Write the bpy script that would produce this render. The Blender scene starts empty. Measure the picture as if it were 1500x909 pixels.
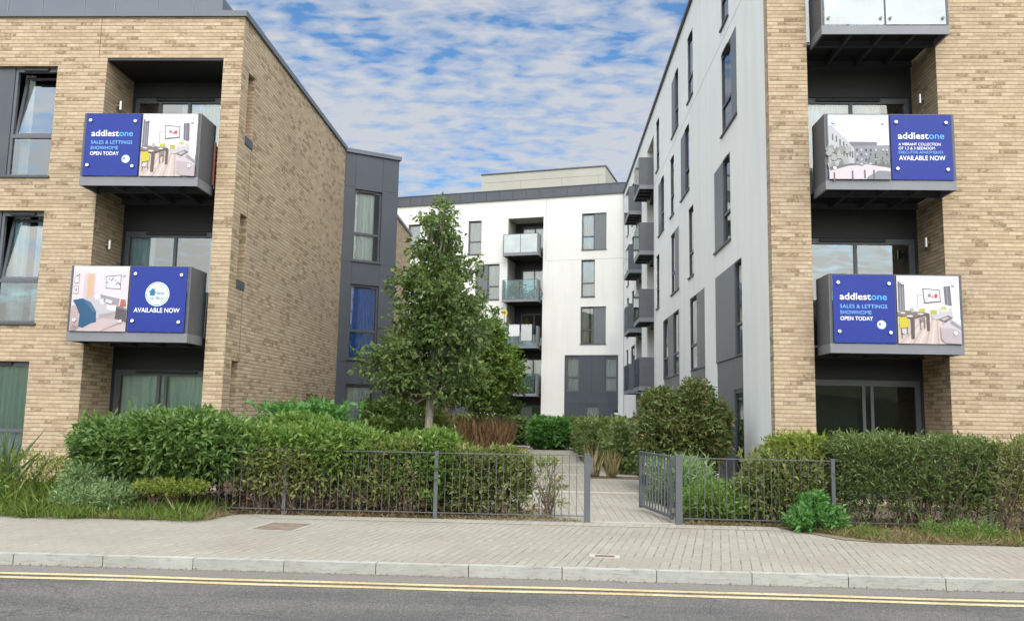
import bpy, math, random
import numpy as np
from mathutils import Matrix, Vector
random.seed(7)
RNG = np.random.default_rng(11)
C = bpy.context.scene.collection
sc = bpy.context.scene
rad = math.radians

# ------------------------------------------------------------------ camera
cam = bpy.data.cameras.new("camera"); cam_o = bpy.data.objects.new("camera", cam); C.objects.link(cam_o)
cam.sensor_width = 36.0; cam.lens = 36.0*1223.4/1500.0
cam.clip_start = 0.1; cam.clip_end = 3000
yaw, pitch, roll = 0.043045, 0.123652, 0.019068
fw = Vector((-math.sin(yaw)*math.cos(pitch), math.cos(yaw)*math.cos(pitch), math.sin(pitch)))
rt = Vector((math.cos(yaw), math.sin(yaw), 0)); up = rt.cross(fw)
r2 = rt*math.cos(roll)+up*math.sin(roll); u2 = up*math.cos(roll)-rt*math.sin(roll)
m = Matrix((r2, u2, -fw)).transposed().to_4x4(); m.translation = (0, 0, 1.6)
cam_o.matrix_world = m
sc.camera = cam_o

# ------------------------------------------------------------------ sun, sky, exposure
SUN_DIR = Vector((0.03, -0.74, 0.67)).normalized()
el = math.asin(SUN_DIR.z); az = math.atan2(SUN_DIR.x, SUN_DIR.y)
sun = bpy.data.lights.new("sun", 'SUN'); sun.energy = 1.2; sun.angle = rad(3); sun.color = (1.0, 0.93, 0.80)
sun_o = bpy.data.objects.new("sun", sun); C.objects.link(sun_o)
sun_o.rotation_euler = SUN_DIR.to_track_quat('Z', 'Y').to_euler()
sun_o.location = (0, -20, 30)
sc.view_settings.view_transform = 'Standard'; sc.view_settings.look = 'None'
sc.view_settings.exposure = -0.40; sc.view_settings.gamma = 1.0

w = bpy.data.worlds.new("World"); sc.world = w; w.use_nodes = True
nt = w.node_tree; nt.nodes.clear()
def N(nt, t, **k):
    n = nt.nodes.new(t)
    for a, v in k.items():
        if a.startswith('i_'):
            n.inputs[int(a[2:])].default_value = v
        else:
            setattr(n, a, v)
    return n
def L(nt, a, b): nt.links.new(a, b)
out = N(nt, 'ShaderNodeOutputWorld'); bg = N(nt, 'ShaderNodeBackground'); bg.inputs[1].default_value = 0.125
sky = N(nt, 'ShaderNodeTexSky', sky_type='NISHITA', sun_disc=False, sun_elevation=el, sun_rotation=az, air_density=1.0, dust_density=0.6, ozone_density=1.6)
tc = N(nt, 'ShaderNodeTexCoord'); sep = N(nt, 'ShaderNodeSeparateXYZ'); L(nt, tc.outputs['Generated'], sep.inputs[0])
zc = N(nt, 'ShaderNodeMath', operation='MAXIMUM'); zc.inputs[1].default_value = 0.0; L(nt, sep.outputs[2], zc.inputs[0])
za = N(nt, 'ShaderNodeMath', operation='ADD'); za.inputs[1].default_value = 0.12; L(nt, zc.outputs[0], za.inputs[0])
dx = N(nt, 'ShaderNodeMath', operation='DIVIDE'); L(nt, sep.outputs[0], dx.inputs[0]); L(nt, za.outputs[0], dx.inputs[1])
dy = N(nt, 'ShaderNodeMath', operation='DIVIDE'); L(nt, sep.outputs[1], dy.inputs[0]); L(nt, za.outputs[0], dy.inputs[1])
cv = N(nt, 'ShaderNodeCombineXYZ'); L(nt, dx.outputs[0], cv.inputs[0]); L(nt, dy.outputs[0], cv.inputs[1])
mp = N(nt, 'ShaderNodeMapping'); mp.inputs['Rotation'].default_value = (0, 0, rad(-14)); mp.inputs['Scale'].default_value = (0.95, 1.5, 1); L(nt, cv.outputs[0], mp.inputs[0])
n1 = N(nt, 'ShaderNodeTexNoise'); n1.inputs['Scale'].default_value = 13.0; n1.inputs['Detail'].default_value = 6; n1.inputs['Roughness'].default_value = 0.5; n1.inputs['Distortion'].default_value = 0.25
L(nt, mp.outputs[0], n1.inputs['Vector'])
n2 = N(nt, 'ShaderNodeTexNoise'); n2.inputs['Scale'].default_value = 1.3; n2.inputs['Detail'].default_value = 4; L(nt, cv.outputs[0], n2.inputs['Vector'])
ma = N(nt, 'ShaderNodeMath', operation='MULTIPLY_ADD'); ma.inputs[1].default_value = 1.0; L(nt, n2.outputs[0], ma.inputs[0])
mb = N(nt, 'ShaderNodeMath', operation='MULTIPLY'); mb.inputs[1].default_value = 0.9; L(nt, n1.outputs[0], mb.inputs[0]); L(nt, mb.outputs[0], ma.inputs[2])
# more cloud towards the horizon
hz = N(nt, 'ShaderNodeMapRange'); hz.inputs[1].default_value = 0.55; hz.inputs[2].default_value = 0.16; hz.inputs[3].default_value = 0.0; hz.inputs[4].default_value = 0.13; L(nt, sep.outputs[2], hz.inputs[0])
ad = N(nt, 'ShaderNodeMath', operation='ADD'); L(nt, ma.outputs[0], ad.inputs[0]); L(nt, hz.outputs[0], ad.inputs[1])
cr = N(nt, 'ShaderNodeValToRGB'); e = cr.color_ramp.elements
rs_ = N(nt, 'ShaderNodeMath', operation='MULTIPLY_ADD'); rs_.inputs[1].default_value = 1.95; rs_.inputs[2].default_value = -1.50   # 0.68..1.37 -> 0..1
L(nt, ad.outputs[0], rs_.inputs[0])
e[0].position = 0.06; e[0].color = (0.12, 0.12, 0.12, 1); e[1].position = 0.62; e[1].color = (0.95, 0.95, 0.95, 1)
x_ = cr.color_ramp.elements.new(0.26); x_.color = (0.52, 0.52, 0.52, 1)
L(nt, rs_.outputs[0], cr.inputs[0])
hs = N(nt, 'ShaderNodeHueSaturation'); hs.inputs['Saturation'].default_value = 1.4; hs.inputs['Value'].default_value = 1.75; L(nt, sky.outputs[0], hs.inputs['Color'])
mx = N(nt, 'ShaderNodeMix', data_type='RGBA'); L(nt, cr.outputs[0], mx.inputs[0]); L(nt, hs.outputs[0], mx.inputs[6]); mx.inputs[7].default_value = (6.6, 6.9, 7.45, 1)
# broad glow added high in the sky to light the side walls
dt = N(nt, 'ShaderNodeVectorMath', operation='DOT_PRODUCT'); dt.inputs[1].default_value = Vector((0.12, -0.42, 0.90)).normalized(); L(nt, tc.outputs['Generated'], dt.inputs[0])
gw = N(nt, 'ShaderNodeMapRange'); gw.inputs[1].default_value = 0.12; gw.inputs[2].default_value = 1.0; gw.inputs[3].default_value = 0.0; gw.inputs[4].default_value = 6.0; L(nt, dt.outputs['Value'], gw.inputs[0])
gc = N(nt, 'ShaderNodeVectorMath', operation='SCALE'); gc.inputs[0].default_value = (1.12, 1.0, 0.78); L(nt, gw.outputs[0], gc.inputs['Scale'])
ga = N(nt, 'ShaderNodeVectorMath', operation='ADD'); L(nt, gc.outputs[0], ga.inputs[0]); ga.inputs[1].default_value = (1, 1, 1)
vm = N(nt, 'ShaderNodeVectorMath', operation='MULTIPLY'); L(nt, mx.outputs[2], vm.inputs[0]); L(nt, ga.outputs[0], vm.inputs[1])
L(nt, vm.outputs[0], bg.inputs[0]); L(nt, bg.outputs[0], out.inputs[0])

# ------------------------------------------------------------------ materials
def newmat(name):
    mt = bpy.data.materials.new(name); mt.use_nodes = True
    n = mt.node_tree; b = n.nodes['Principled BSDF']
    return mt, n, b
def coord(n, kind='UV', scale=(1, 1, 1), rot=0):
    t = N(n, 'ShaderNodeTexCoord'); mp = N(n, 'ShaderNodeMapping'); mp.inputs['Scale'].default_value = scale
    mp.inputs['Rotation'].default_value = (0, 0, rot)
    L(n, t.outputs[kind], mp.inputs[0]); return mp.outputs[0]
def noise(n, vec, scale, detail=4, rough=.5):
    t = N(n, 'ShaderNodeTexNoise'); t.inputs['Scale'].default_value = scale; t.inputs['Detail'].default_value = detail; t.inputs['Roughness'].default_value = rough
    L(n, vec, t.inputs['Vector']); return t.outputs[0]
def ramp(n, fac, stops, interp='LINEAR'):
    r = N(n, 'ShaderNodeValToRGB'); r.color_ramp.interpolation = interp
    els = r.color_ramp.elements
    while len(els) < len(stops): els.new(0.5)
    for el_, (p, c) in zip(els, stops): el_.position = p; el_.color = (*c, 1)
    L(n, fac, r.inputs[0]); return r.outputs[0]
def math_(n, op, a, b=None, c=None):
    t = N(n, 'ShaderNodeMath', operation=op)
    for i, v in enumerate((a, b, c)):
        if v is None: continue
        if isinstance(v, (int, float)): t.inputs[i].default_value = v
        else: L(n, v, t.inputs[i])
    return t.outputs[0]
def mixc(n, fac, a, b, mode='MIX'):
    t = N(n, 'ShaderNodeMix', data_type='RGBA', blend_type=mode)
    for i, v in ((0, fac), (6, a), (7, b)):
        if isinstance(v, (int, float)): t.inputs[i].default_value = v
        elif isinstance(v, tuple): t.inputs[i].default_value = (*v, 1)
        else: L(n, v, t.inputs[i])
    return t.outputs[2]
def bump(n, b, h, strength=.3, dist=.01):
    t = N(n, 'ShaderNodeBump'); t.inputs['Strength'].default_value = strength; t.inputs['Distance'].default_value = dist
    L(n, h, t.inputs['Height']); L(n, t.outputs[0], b.inputs['Normal'])

def simple(name, col, rough=.5, var=.08, scale=3.0, metal=0, bmp=0, spec=.5):
    mt, n, b = newmat(name)
    v = coord(n, 'Object'); f = noise(n, v, scale, 5, .6)
    lo = tuple(c*(1-var) for c in col); hi = tuple(min(1, c*(1+var)) for c in col)
    L(n, ramp(n, f, [(.3, lo), (.7, hi)]), b.inputs['Base Color'])
    b.inputs['Roughness'].default_value = rough; b.inputs['Metallic'].default_value = metal
    b.inputs['Specular IOR Level'].default_value = spec
    if bmp: bump(n, b, noise(n, v, 60, 3), bmp, .004)
    return mt

def cells(n, vec, bw, bh, jitter=True, off=.5):
    """brick cells: returns (random per brick, random2, mortar distance mask inputs)"""
    s = N(n, 'ShaderNodeSeparateXYZ'); L(n, vec, s.inputs[0])
    rv = math_(n, 'DIVIDE', s.outputs[1], bh); row = math_(n, 'FLOOR', rv)
    if jitter:
        wn = N(n, 'ShaderNodeTexWhiteNoise', noise_dimensions='1D'); L(n, row, wn.inputs['W'])
        par = math_(n, 'MULTIPLY', math_(n, 'MODULO', row, 2.0), .5)
        o = math_(n, 'ADD', par, math_(n, 'MULTIPLY', wn.outputs[0], .38))
    else:
        o = math_(n, 'MULTIPLY', math_(n, 'MODULO', row, 2.0), off)
    cu = math_(n, 'ADD', math_(n, 'DIVIDE', s.outputs[0], bw), o); col = math_(n, 'FLOOR', cu)
    cc = N(n, 'ShaderNodeCombineXYZ'); L(n, col, cc.inputs[0]); L(n, row, cc.inputs[1])
    w2 = N(n, 'ShaderNodeTexWhiteNoise', noise_dimensions='2D'); L(n, cc.outputs[0], w2.inputs['Vector'])
    fu = math_(n, 'FRACT', cu); fv = math_(n, 'FRACT', rv)
    du = math_(n, 'MULTIPLY', math_(n, 'MINIMUM', fu, math_(n, 'SUBTRACT', 1.0, fu)), bw)
    dv = math_(n, 'MULTIPLY', math_(n, 'MINIMUM', fv, math_(n, 'SUBTRACT', 1.0, fv)), bh)
    return w2, du, dv, fu, fv

def mk_brick():
    mt, n, b = newmat('buff_brick'); v = coord(n, 'UV')
    wob = N(n, 'ShaderNodeTexNoise'); wob.inputs['Scale'].default_value = 9; L(n, v, wob.inputs['Vector'])
    vv = N(n, 'ShaderNodeVectorMath', operation='MULTIPLY_ADD'); L(n, wob.outputs['Color'], vv.inputs[0]); vv.inputs[1].default_value = (.012, .010, 0); L(n, v, vv.inputs[2])
    w2, du, dv, fu, fv = cells(n, vv.outputs[0], .238, .0745)
    tone = ramp(n, w2.outputs['Value'], [(0, (.385, .292, .198)), (.25, (.425, .332, .226)), (.7, (.458, .362, .249)), (.93, (.495, .398, .280)), (1, (.42, .33, .228))])
    blot = noise(n, vv.outputs[0], 13, 4, .65)
    s2 = N(n, 'ShaderNodeSeparateXYZ'); L(n, w2.outputs['Color'], s2.inputs[0])
    dark = math_(n, 'MULTIPLY', math_(n, 'GREATER_THAN', s2.outputs[1], .86), 1.0)
    bmask = math_(n, 'MULTIPLY', ramp(n, blot, [(.40, (0, 0, 0)), (.56, (1, 1, 1))]), dark)
    c1 = mixc(n, math_(n, 'MULTIPLY', bmask, .75), tone, (.17, .115, .062))
    soft = ramp(n, blot, [(.3, (.84, .84, .84)), (.7, (1.1, 1.1, 1.1))])
    c2 = mixc(n, 1.0, c1, soft, 'MULTIPLY')
    big = noise(n, v, .55, 4, .6)
    c2 = mixc(n, 1.0, c2, ramp(n, big, [(.3, (.90, .90, .92)), (.7, (1.06, 1.05, 1.02))]), 'MULTIPLY')
    mm = math_(n, 'MAXIMUM', math_(n, 'MULTIPLY', math_(n, 'LESS_THAN', du, .004), .4), ramp(n, dv, [(.004, (1, 1, 1)), (.0095, (0, 0, 0))]))
    c3 = mixc(n, math_(n, 'MULTIPLY', mm, .85), c2, (.20, .145, .09))
    L(n, c3, b.inputs['Base Color']); b.inputs['Roughness'].default_value = .9; b.inputs['Specular IOR Level'].default_value = .2
    h = math_(n, 'ADD', math_(n, 'MULTIPLY', math_(n, 'SUBTRACT', 1.0, mm), .7), math_(n, 'MULTIPLY', blot, .5))
    bump(n, b, h, .6, .008)
    return mt
def mk_paving(name, rot, bw, bh, base=1.0):
    mt, n, b = newmat(name); t = N(n, 'ShaderNodeTexCoord')
    mp = N(n, 'ShaderNodeMapping'); mp.inputs['Rotation'].default_value = (0, 0, rot); L(n, t.outputs['UV'], mp.inputs[0])
    v = mp.outputs[0]
    w2, du, dv, fu, fv = cells(n, v, bw, bh, jitter=False)
    k = base
    tone = ramp(n, w2.outputs['Value'], [(0, (.268*k, .250*k, .207*k)), (.35, (.280*k, .263*k, .220*k)), (.7, (.290*k, .273*k, .228*k)), (1, (.304*k, .287*k, .240*k))])
    big = noise(n, v, .7, 5, .6)
    c = mixc(n, 1.0, tone, ramp(n, big, [(.3, (.86, .84, .82)), (.7, (1.05, 1.05, 1.05))]), 'MULTIPLY')
    fine = noise(n, v, 55, 3, .7)
    c = mixc(n, 1.0, c, ramp(n, fine, [(.3, (.88, .88, .88)), (.7, (1.08, 1.08, 1.08))]), 'MULTIPLY')
    st = noise(n, v, 2.3, 6, .7)
    c = mixc(n, math_(n, 'MULTIPLY', ramp(n, st, [(.62, (0, 0, 0)), (.75, (1, 1, 1))]), .35), c, (.20, .18, .15))
    # long joints (dv) wide and dark, short joints (du) tight
    jl = ramp(n, dv, [(.0045, (1, 1, 1)), (.009, (0, 0, 0))]); js = math_(n, 'MULTIPLY', ramp(n, du, [(.003, (1, 1, 1)), (.006, (0, 0, 0))]), .6)
    jl = math_(n, 'MULTIPLY', jl, ramp(n, w2.outputs['Value'], [(.35, (.12, .12, .12)), (.55, (1, 1, 1))]))
    mm = math_(n, 'MAXIMUM', jl, js)
    gap = noise(n, v, 6, 3)
    mm = math_(n, 'MULTIPLY', mm, ramp(n, gap, [(.35, (.30, .30, .30)), (.6, (.78, .78, .78))]))
    c = mixc(n, mm, c, (.075, .065, .05))
    L(n, c, b.inputs['Base Color']); b.inputs['Roughness'].default_value = .88; b.inputs['Specular IOR Level'].default_value = .25
    bump(n, b, math_(n, 'ADD', math_(n, 'SUBTRACT', 1.0, mm), math_(n, 'MULTIPLY', fine, .35)), .5, .006)
    return mt
def mk_asphalt():
    mt, n, b = newmat('asphalt'); v = coord(n, 'Object')
    vo = N(n, 'ShaderNodeTexVoronoi'); vo.inputs['Scale'].default_value = 95; L(n, v, vo.inputs['Vector'])
    f = noise(n, v, 1.1, 6, .65); g = noise(n, v, 60, 3, .8)
    c = ramp(n, vo.outputs['Color'], [(0, (.052, .050, .047)), (.6, (.088, .085, .080)), (1, (.18, .172, .16))])
    c = mixc(n, 1.0, c, ramp(n, f, [(.3, (.82, .82, .84)), (.7, (1.18, 1.16, 1.12))]), 'MULTIPLY')
    c = mixc(n, 1.0, c, ramp(n, g, [(.25, (.6, .6, .6)), (.75, (1.4, 1.4, 1.4))]), 'MULTIPLY')
    pt = noise(n, coord(n, 'Object', (.35, 2.2, 1)), 1.2, 3, .5)
    c = mixc(n, 1.0, c, ramp(n, pt, [(.42, (.88, .88, .89)), (.50, (1.06, 1.05, 1.04))]), 'MULTIPLY')
    # thin cracks
    vc = N(n, 'ShaderNodeTexVoronoi', feature='DISTANCE_TO_EDGE'); vc.inputs['Scale'].default_value = .55
    wv = N(n, 'ShaderNodeTexNoise'); wv.inputs['Scale'].default_value = 4; L(n, v, wv.inputs['Vector'])
    va = N(n, 'ShaderNodeVectorMath', operation='MULTIPLY_ADD'); L(n, wv.outputs['Color'], va.inputs[0]); va.inputs[1].default_value = (.3, .3, .3); L(n, v, va.inputs[2]); L(n, va.outputs[0], vc.inputs['Vector'])
    cm = ramp(n, vc.outputs[0], [(.0, (1, 1, 1)), (.007, (0, 0, 0))])
    c = mixc(n, math_(n, 'MULTIPLY', cm, .6), c, (.03, .03, .032))
    # paler gritty channel along the kerb
    s = N(n, 'ShaderNodeSeparateXYZ'); L(n, v, s.inputs[0])
    ch = ramp(n, math_(n, 'ADD', s.outputs[1], math_(n, 'MULTIPLY', noise(n, v, 5, 4), .12)), [(0, (0, 0, 0)), (1, (1, 1, 1))])
    mr = N(n, 'ShaderNodeMapRange'); mr.inputs[1].default_value = 8.02; mr.inputs[2].default_value = 8.16
    L(n, math_(n, 'ADD', s.outputs[1], math_(n, 'MULTIPLY', noise(n, v, 5, 4), .12)), mr.inputs[0])
    c = mixc(n, math_(n, 'MULTIPLY', mr.outputs[0], .55), c, mixc(n, 1.0, (.20, .178, .155), ramp(n, g, [(.25, (.7, .7, .7)), (.75, (1.3, 1.3, 1.3))]), 'MULTIPLY'))
    L(n, c, b.inputs['Base Color']); b.inputs['Roughness'].default_value = .85; bump(n, b, vo.outputs['Distance'], .5, .006)
    return mt
def mk_render(name='white_render', k=1.0):
    mt, n, b = newmat(name); v = coord(n, 'Object')
    f = noise(n, v, .45, 6, .6); s = noise(n, coord(n, 'Object', (2.2, 2.2, .18)), 1.3, 5, .65)
    c = ramp(n, f, [(.3, (.765*k, .76*k, .72*k)), (.7, (.82*k, .812*k, .77*k))])
    c = mixc(n, 1.0, c, ramp(n, s, [(.28, (.93, .928, .915)), (.55, (1.0, 1.0, 1.0))]), 'MULTIPLY')
    L(n, c, b.inputs['Base Color']); b.inputs['Roughness'].default_value = .9; b.inputs['Specular IOR Level'].default_value = .2
    bump(n, b, noise(n, v, 120, 2), .15, .002)
    return mt
def mk_glass(name='window_glass', tint=(.84, .89, .87), refl=2.45, mult=1.0):
    mt, n, b = newmat(name); n.nodes.remove(b)
    o = [x for x in n.nodes if x.type == 'OUTPUT_MATERIAL'][0]
    t = N(n, 'ShaderNodeBsdfTransparent'); t.inputs[0].default_value = (*tint, 1)
    g = N(n, 'ShaderNodeBsdfGlossy'); g.inputs['Roughness'].default_value = .015; g.inputs[0].default_value = (.93*mult, .97*mult, mult, 1)
    fr = N(n, 'ShaderNodeFresnel'); fr.inputs[0].default_value = refl
    bp = N(n, 'ShaderNodeBump'); bp.inputs['Strength'].default_value = .08; bp.inputs['Distance'].default_value = .02
    L(n, noise(n, coord(n, 'Object'), 1.3, 2), bp.inputs['Height']); L(n, bp.outputs[0], g.inputs['Normal'])
    m_ = N(n, 'ShaderNodeMixShader'); L(n, fr.outputs[0], m_.inputs[0]); L(n, t.outputs[0], m_.inputs[1]); L(n, g.outputs[0], m_.inputs[2]); L(n, m_.outputs[0], o.inputs[0])
    return mt
def mk_leaf(name, stops, gloss=.35, trans=.35):
    mt, n, b = newmat(name)
    a = N(n, 'ShaderNodeAttribute'); a.attribute_name = 'rnd'
    c = ramp(n, a.outputs['Fac'], stops)
    L(n, c, b.inputs['Base Color']); b.inputs['Roughness'].default_value = gloss; b.inputs['Specular IOR Level'].default_value = .25
    o = [x for x in n.nodes if x.type == 'OUTPUT_MATERIAL'][0]
    tl = N(n, 'ShaderNodeBsdfTranslucent'); L(n, mixc(n, 1.0, c, (1.1, 1.25, .5), 'MULTIPLY'), tl.inputs[0])
    m_ = N(n, 'ShaderNodeMixShader'); m_.inputs[0].default_value = trans
    L(n, b.outputs[0], m_.inputs[1]); L(n, tl.outputs[0], m_.inputs[2]); L(n, m_.outputs[0], o.inputs[0])
    return mt
def mk_curtain(name, col, trans=.3):
    mt, n, b = newmat(name)
    f = noise(n, coord(n, 'Object', (14, 14, .5)), 1.5, 3)
    L(n, ramp(n, f, [(.3, tuple(x*.8 for x in col)), (.7, col)]), b.inputs['Base Color']); b.inputs['Roughness'].default_value = .9
    return mt
def mk_soil(name, a, c2):
    mt, n, b = newmat(name); v = coord(n, 'Object'); f = noise(n, v, 6, 8, .7)
    L(n, ramp(n, f, [(.3, a), (.7, c2)]), b.inputs['Base Color']); b.inputs['Roughness'].default_value = .95
    bump(n, b, noise(n, v, 25, 6, .7), .8, .03); return mt
def mk_kerb():
    mt, n, b = newmat('kerb_concrete'); v = coord(n, 'Object'); f = noise(n, v, 2.2, 7, .7)
    c = ramp(n, f, [(.3, (.27, .27, .24)), (.7, (.37, .37, .33))])
    s = noise(n, coord(n, 'Object', (1.2, 1, 6)), 5, 5, .75)
    c = mixc(n, math_(n, 'MULTIPLY', ramp(n, s, [(.50, (0, 0, 0)), (.66, (1, 1, 1))]), .65), c, (.17, .16, .135))
    L(n, c, b.inputs['Base Color']); b.inputs['Roughness'].default_value = .85; bump(n, b, noise(n, v, 50, 4), .3, .004)
    return mt
def mk_line():
    mt, n, b = newmat('yellow_road_paint'); v = coord(n, 'Object'); f = noise(n, v, 26, 6, .8); g = noise(n, v, 1.6, 3)
    c = ramp(n, g, [(.35, (.44, .33, .15)), (.65, (.52, .43, .24))])
    wear = ramp(n, f, [(.52, (0, 0, 0)), (.62, (1, 1, 1))])
    c = mixc(n, math_(n, 'MULTIPLY', wear, .75), c, (.13, .125, .115))
    L(n, c, b.inputs['Base Color']); b.inputs['Roughness'].default_value = .8
    return mt
def mk_bark(name='bark', a=(.10, .075, .055), c=(.24, .20, .16)):
    mt, n, b = newmat(name); f = noise(n, coord(n, 'Object', (9, 9, 2)), 3, 6, .7)
    L(n, ramp(n, f, [(.3, a), (.7, c)]), b.inputs['Base Color']); b.inputs['Roughness'].default_value = .9; bump(n, b, f, .6, .01)
    return mt

M = {}
M['brick'] = mk_brick(); M['render'] = mk_render(); M['render_dimmed'] = mk_render('white_render_dimmed_for_sun', .80); M['asphalt'] = mk_asphalt(); M['kerb'] = mk_kerb(); M['line'] = mk_line()  # same white paint twice; far copy darkened to offset sunlight on that wall
M['pave'] = mk_paving('footway_block_paving', rad(90+11.5), .20, .10)
M['pave2'] = mk_paving('courtyard_block_paving', rad(90), .24, .12, 1.06)
M['band'] = simple('paving_band', (.36, .33, .27), .9, .15, 9)
M['dark'] = simple('dark_coated_metal', (.055, .060, .070), .42, .10, 1.5)
M['frame'] = simple('window_frame_grey', (.085, .092, .105), .4, .08, 2)
M['clad'] = simple('anthracite_cladding', (.048, .055, .070), .45, .07, 1.0)
M['clad2'] = simple('grey_cladding', (.115, .125, .135), .42, .06, 1.0)
M['cop'] = simple('coping_metal', (.10, .115, .14), .42, .08, 1.5)
M['fascia'] = simple('balcony_fascia_metal', (.17, .175, .19), .42, .08, 2)
M['balc'] = simple('balcony_side_metal', (.085, .09, .10), .5, .10, 3)
M['steel'] = simple('black_steel', (.02, .021, .024), .6, .1, 3)
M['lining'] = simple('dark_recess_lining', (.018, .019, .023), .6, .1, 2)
M['rail'] = simple('grey_painted_railing', (.082, .087, .094), .5, .12, 5)
M['glass'] = mk_glass()
M['glassb'] = mk_glass('bay_window_glass', (.86, .90, .90), 1.75)
M['glassd'] = mk_glass('dark_window_glass', (.55, .60, .60), 1.75)
M['frost'] = simple('frosted_glass', (.42, .46, .46), .12, .12, 1.5)
M['balglass'] = mk_glass('tinted_balcony_glass', (.74, .90, .94), 1.6)
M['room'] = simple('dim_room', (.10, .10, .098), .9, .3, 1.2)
M['curt'] = mk_curtain('white_curtain', (.82, .83, .80)); M['curtg'] = mk_curtain('green_curtain', (.80, .93, .84)); M['curtb'] = mk_curtain('blue_curtain', (.06, .20, .62)); M['blind'] = mk_curtain('pale_blind', (.88, .89, .86))
M['curtc'] = mk_curtain('pale_blue_curtain', (.55, .75, .82))
M['roofgrey'] = simple('pale_plant_room_cladding', (.34, .335, .285), .7, .06, .6)
M['soil'] = mk_soil('bed_soil', (.055, .040, .028), (.15, .11, .075)); M['litter'] = mk_soil('verge_ground', (.10, .085, .045), (.24, .19, .11))
M['lawn'] = mk_soil('far_ground', (.05, .07, .03), (.10, .12, .05))
M['twig'] = mk_bark('twig_bark', (.09, .058, .038), (.20, .14, .10)); M['bark'] = mk_bark('tree_bark', (.17, .15, .12), (.36, .33, .28))
M['concrete'] = simple('pale_concrete', (.36, .34, .30), .9, .15, 5)
M['white'] = simple('white_plastic', (.78, .78, .77), .5, .04, 4)
M['lamp'] = simple('lamp_brushed_steel', (.45, .43, .40), .3, .1, 8, .8)
M['dead'] = mk_leaf('withered_leaves', [(0, (.05, .030, .018)), (.5, (.12, .072, .042)), (1, (.22, .15, .08))], .8, .2)
M['leaf_dark'] = mk_leaf('glossy_dark_leaves', [(0, (0.055, 0.101, 0.029)), (.45, (0.091, 0.161, 0.045)), (.85, (0.146, 0.234, 0.067)), (1, (0.232, 0.308, 0.101))], 0.42, 0.3)
M['leaf_mid'] = mk_leaf('mid_green_leaves', [(0, (0.067, 0.114, 0.027)), (.5, (0.116, 0.194, 0.045)), (.9, (0.189, 0.275, 0.067)), (1, (0.293, 0.362, 0.101))], 0.48, 0.35)
M['leaf_tree'] = mk_leaf('tree_leaves', [(0, (0.055, 0.094, 0.029)), (.5, (0.098, 0.154, 0.049)), (.9, (0.159, 0.221, 0.073)), (1, (0.256, 0.308, 0.112))], 0.45, 0.32)
M['leaf_olive'] = mk_leaf('olive_leaves', [(0, (0.091, 0.107, 0.036)), (.5, (0.152, 0.181, 0.058)), (.85, (0.220, 0.248, 0.084)), (1, (0.329, 0.268, 0.112))], 0.5, 0.3)
M['leaf_lime'] = mk_leaf('lime_leaves', [(0, (0.110, 0.150, 0.030)), (.6, (0.190, 0.235, 0.045)), (1, (0.280, 0.310, 0.080))], 0.5, 0.4)
M['leaf_bright'] = mk_leaf('bright_green_leaves', [(0, (0.055, 0.141, 0.039)), (.6, (0.091, 0.214, 0.056)), (1, (0.146, 0.295, 0.090))], 0.5, 0.35)
M['leaf_silver'] = mk_leaf('silvery_leaves', [(0, (0.110, 0.174, 0.073)), (.6, (0.183, 0.268, 0.118)), (1, (0.293, 0.375, 0.190))], 0.65, 0.3)
M['leaf_photinia'] = mk_leaf('photinia_leaves', [(0, (0.055, 0.083, 0.029)), (.55, (0.104, 0.141, 0.047)), (.86, (0.159, 0.174, 0.062)), (.96, (0.207, 0.141, 0.062)), (1, (0.268, 0.161, 0.078))], 0.42, 0.28)
M['leaf_hedge'] = mk_leaf('privet_leaves', [(0, (0.067, 0.101, 0.036)), (.55, (0.116, 0.161, 0.056)), (.9, (0.171, 0.221, 0.078)), (1, (0.244, 0.268, 0.112))], 0.5, 0.3)
M['reed'] = mk_leaf('rusty_grass_blades', [(0, (.16, .085, .05)), (.5, (.28, .17, .10)), (1, (.42, .31, .18))], .7, .35)
M['straw'] = mk_leaf('straw_blades', [(0, (.26, .20, .10)), (.6, (.42, .34, .19)), (1, (.55, .48, .30))], .7, .35)
M['grass'] = mk_leaf('verge_grass_blades', [(0, (0.070, 0.126, 0.028)), (.55, (0.154, 0.231, 0.049)), (.85, (0.280, 0.322, 0.098)), (1, (0.476, 0.406, 0.196))], .6, .35)
M['deadgrass'] = mk_leaf('dry_verge_blades', [(0, (.15, .11, .055)), (.5, (.28, .22, .12)), (1, (.42, .35, .21))], .7, .3)

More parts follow.
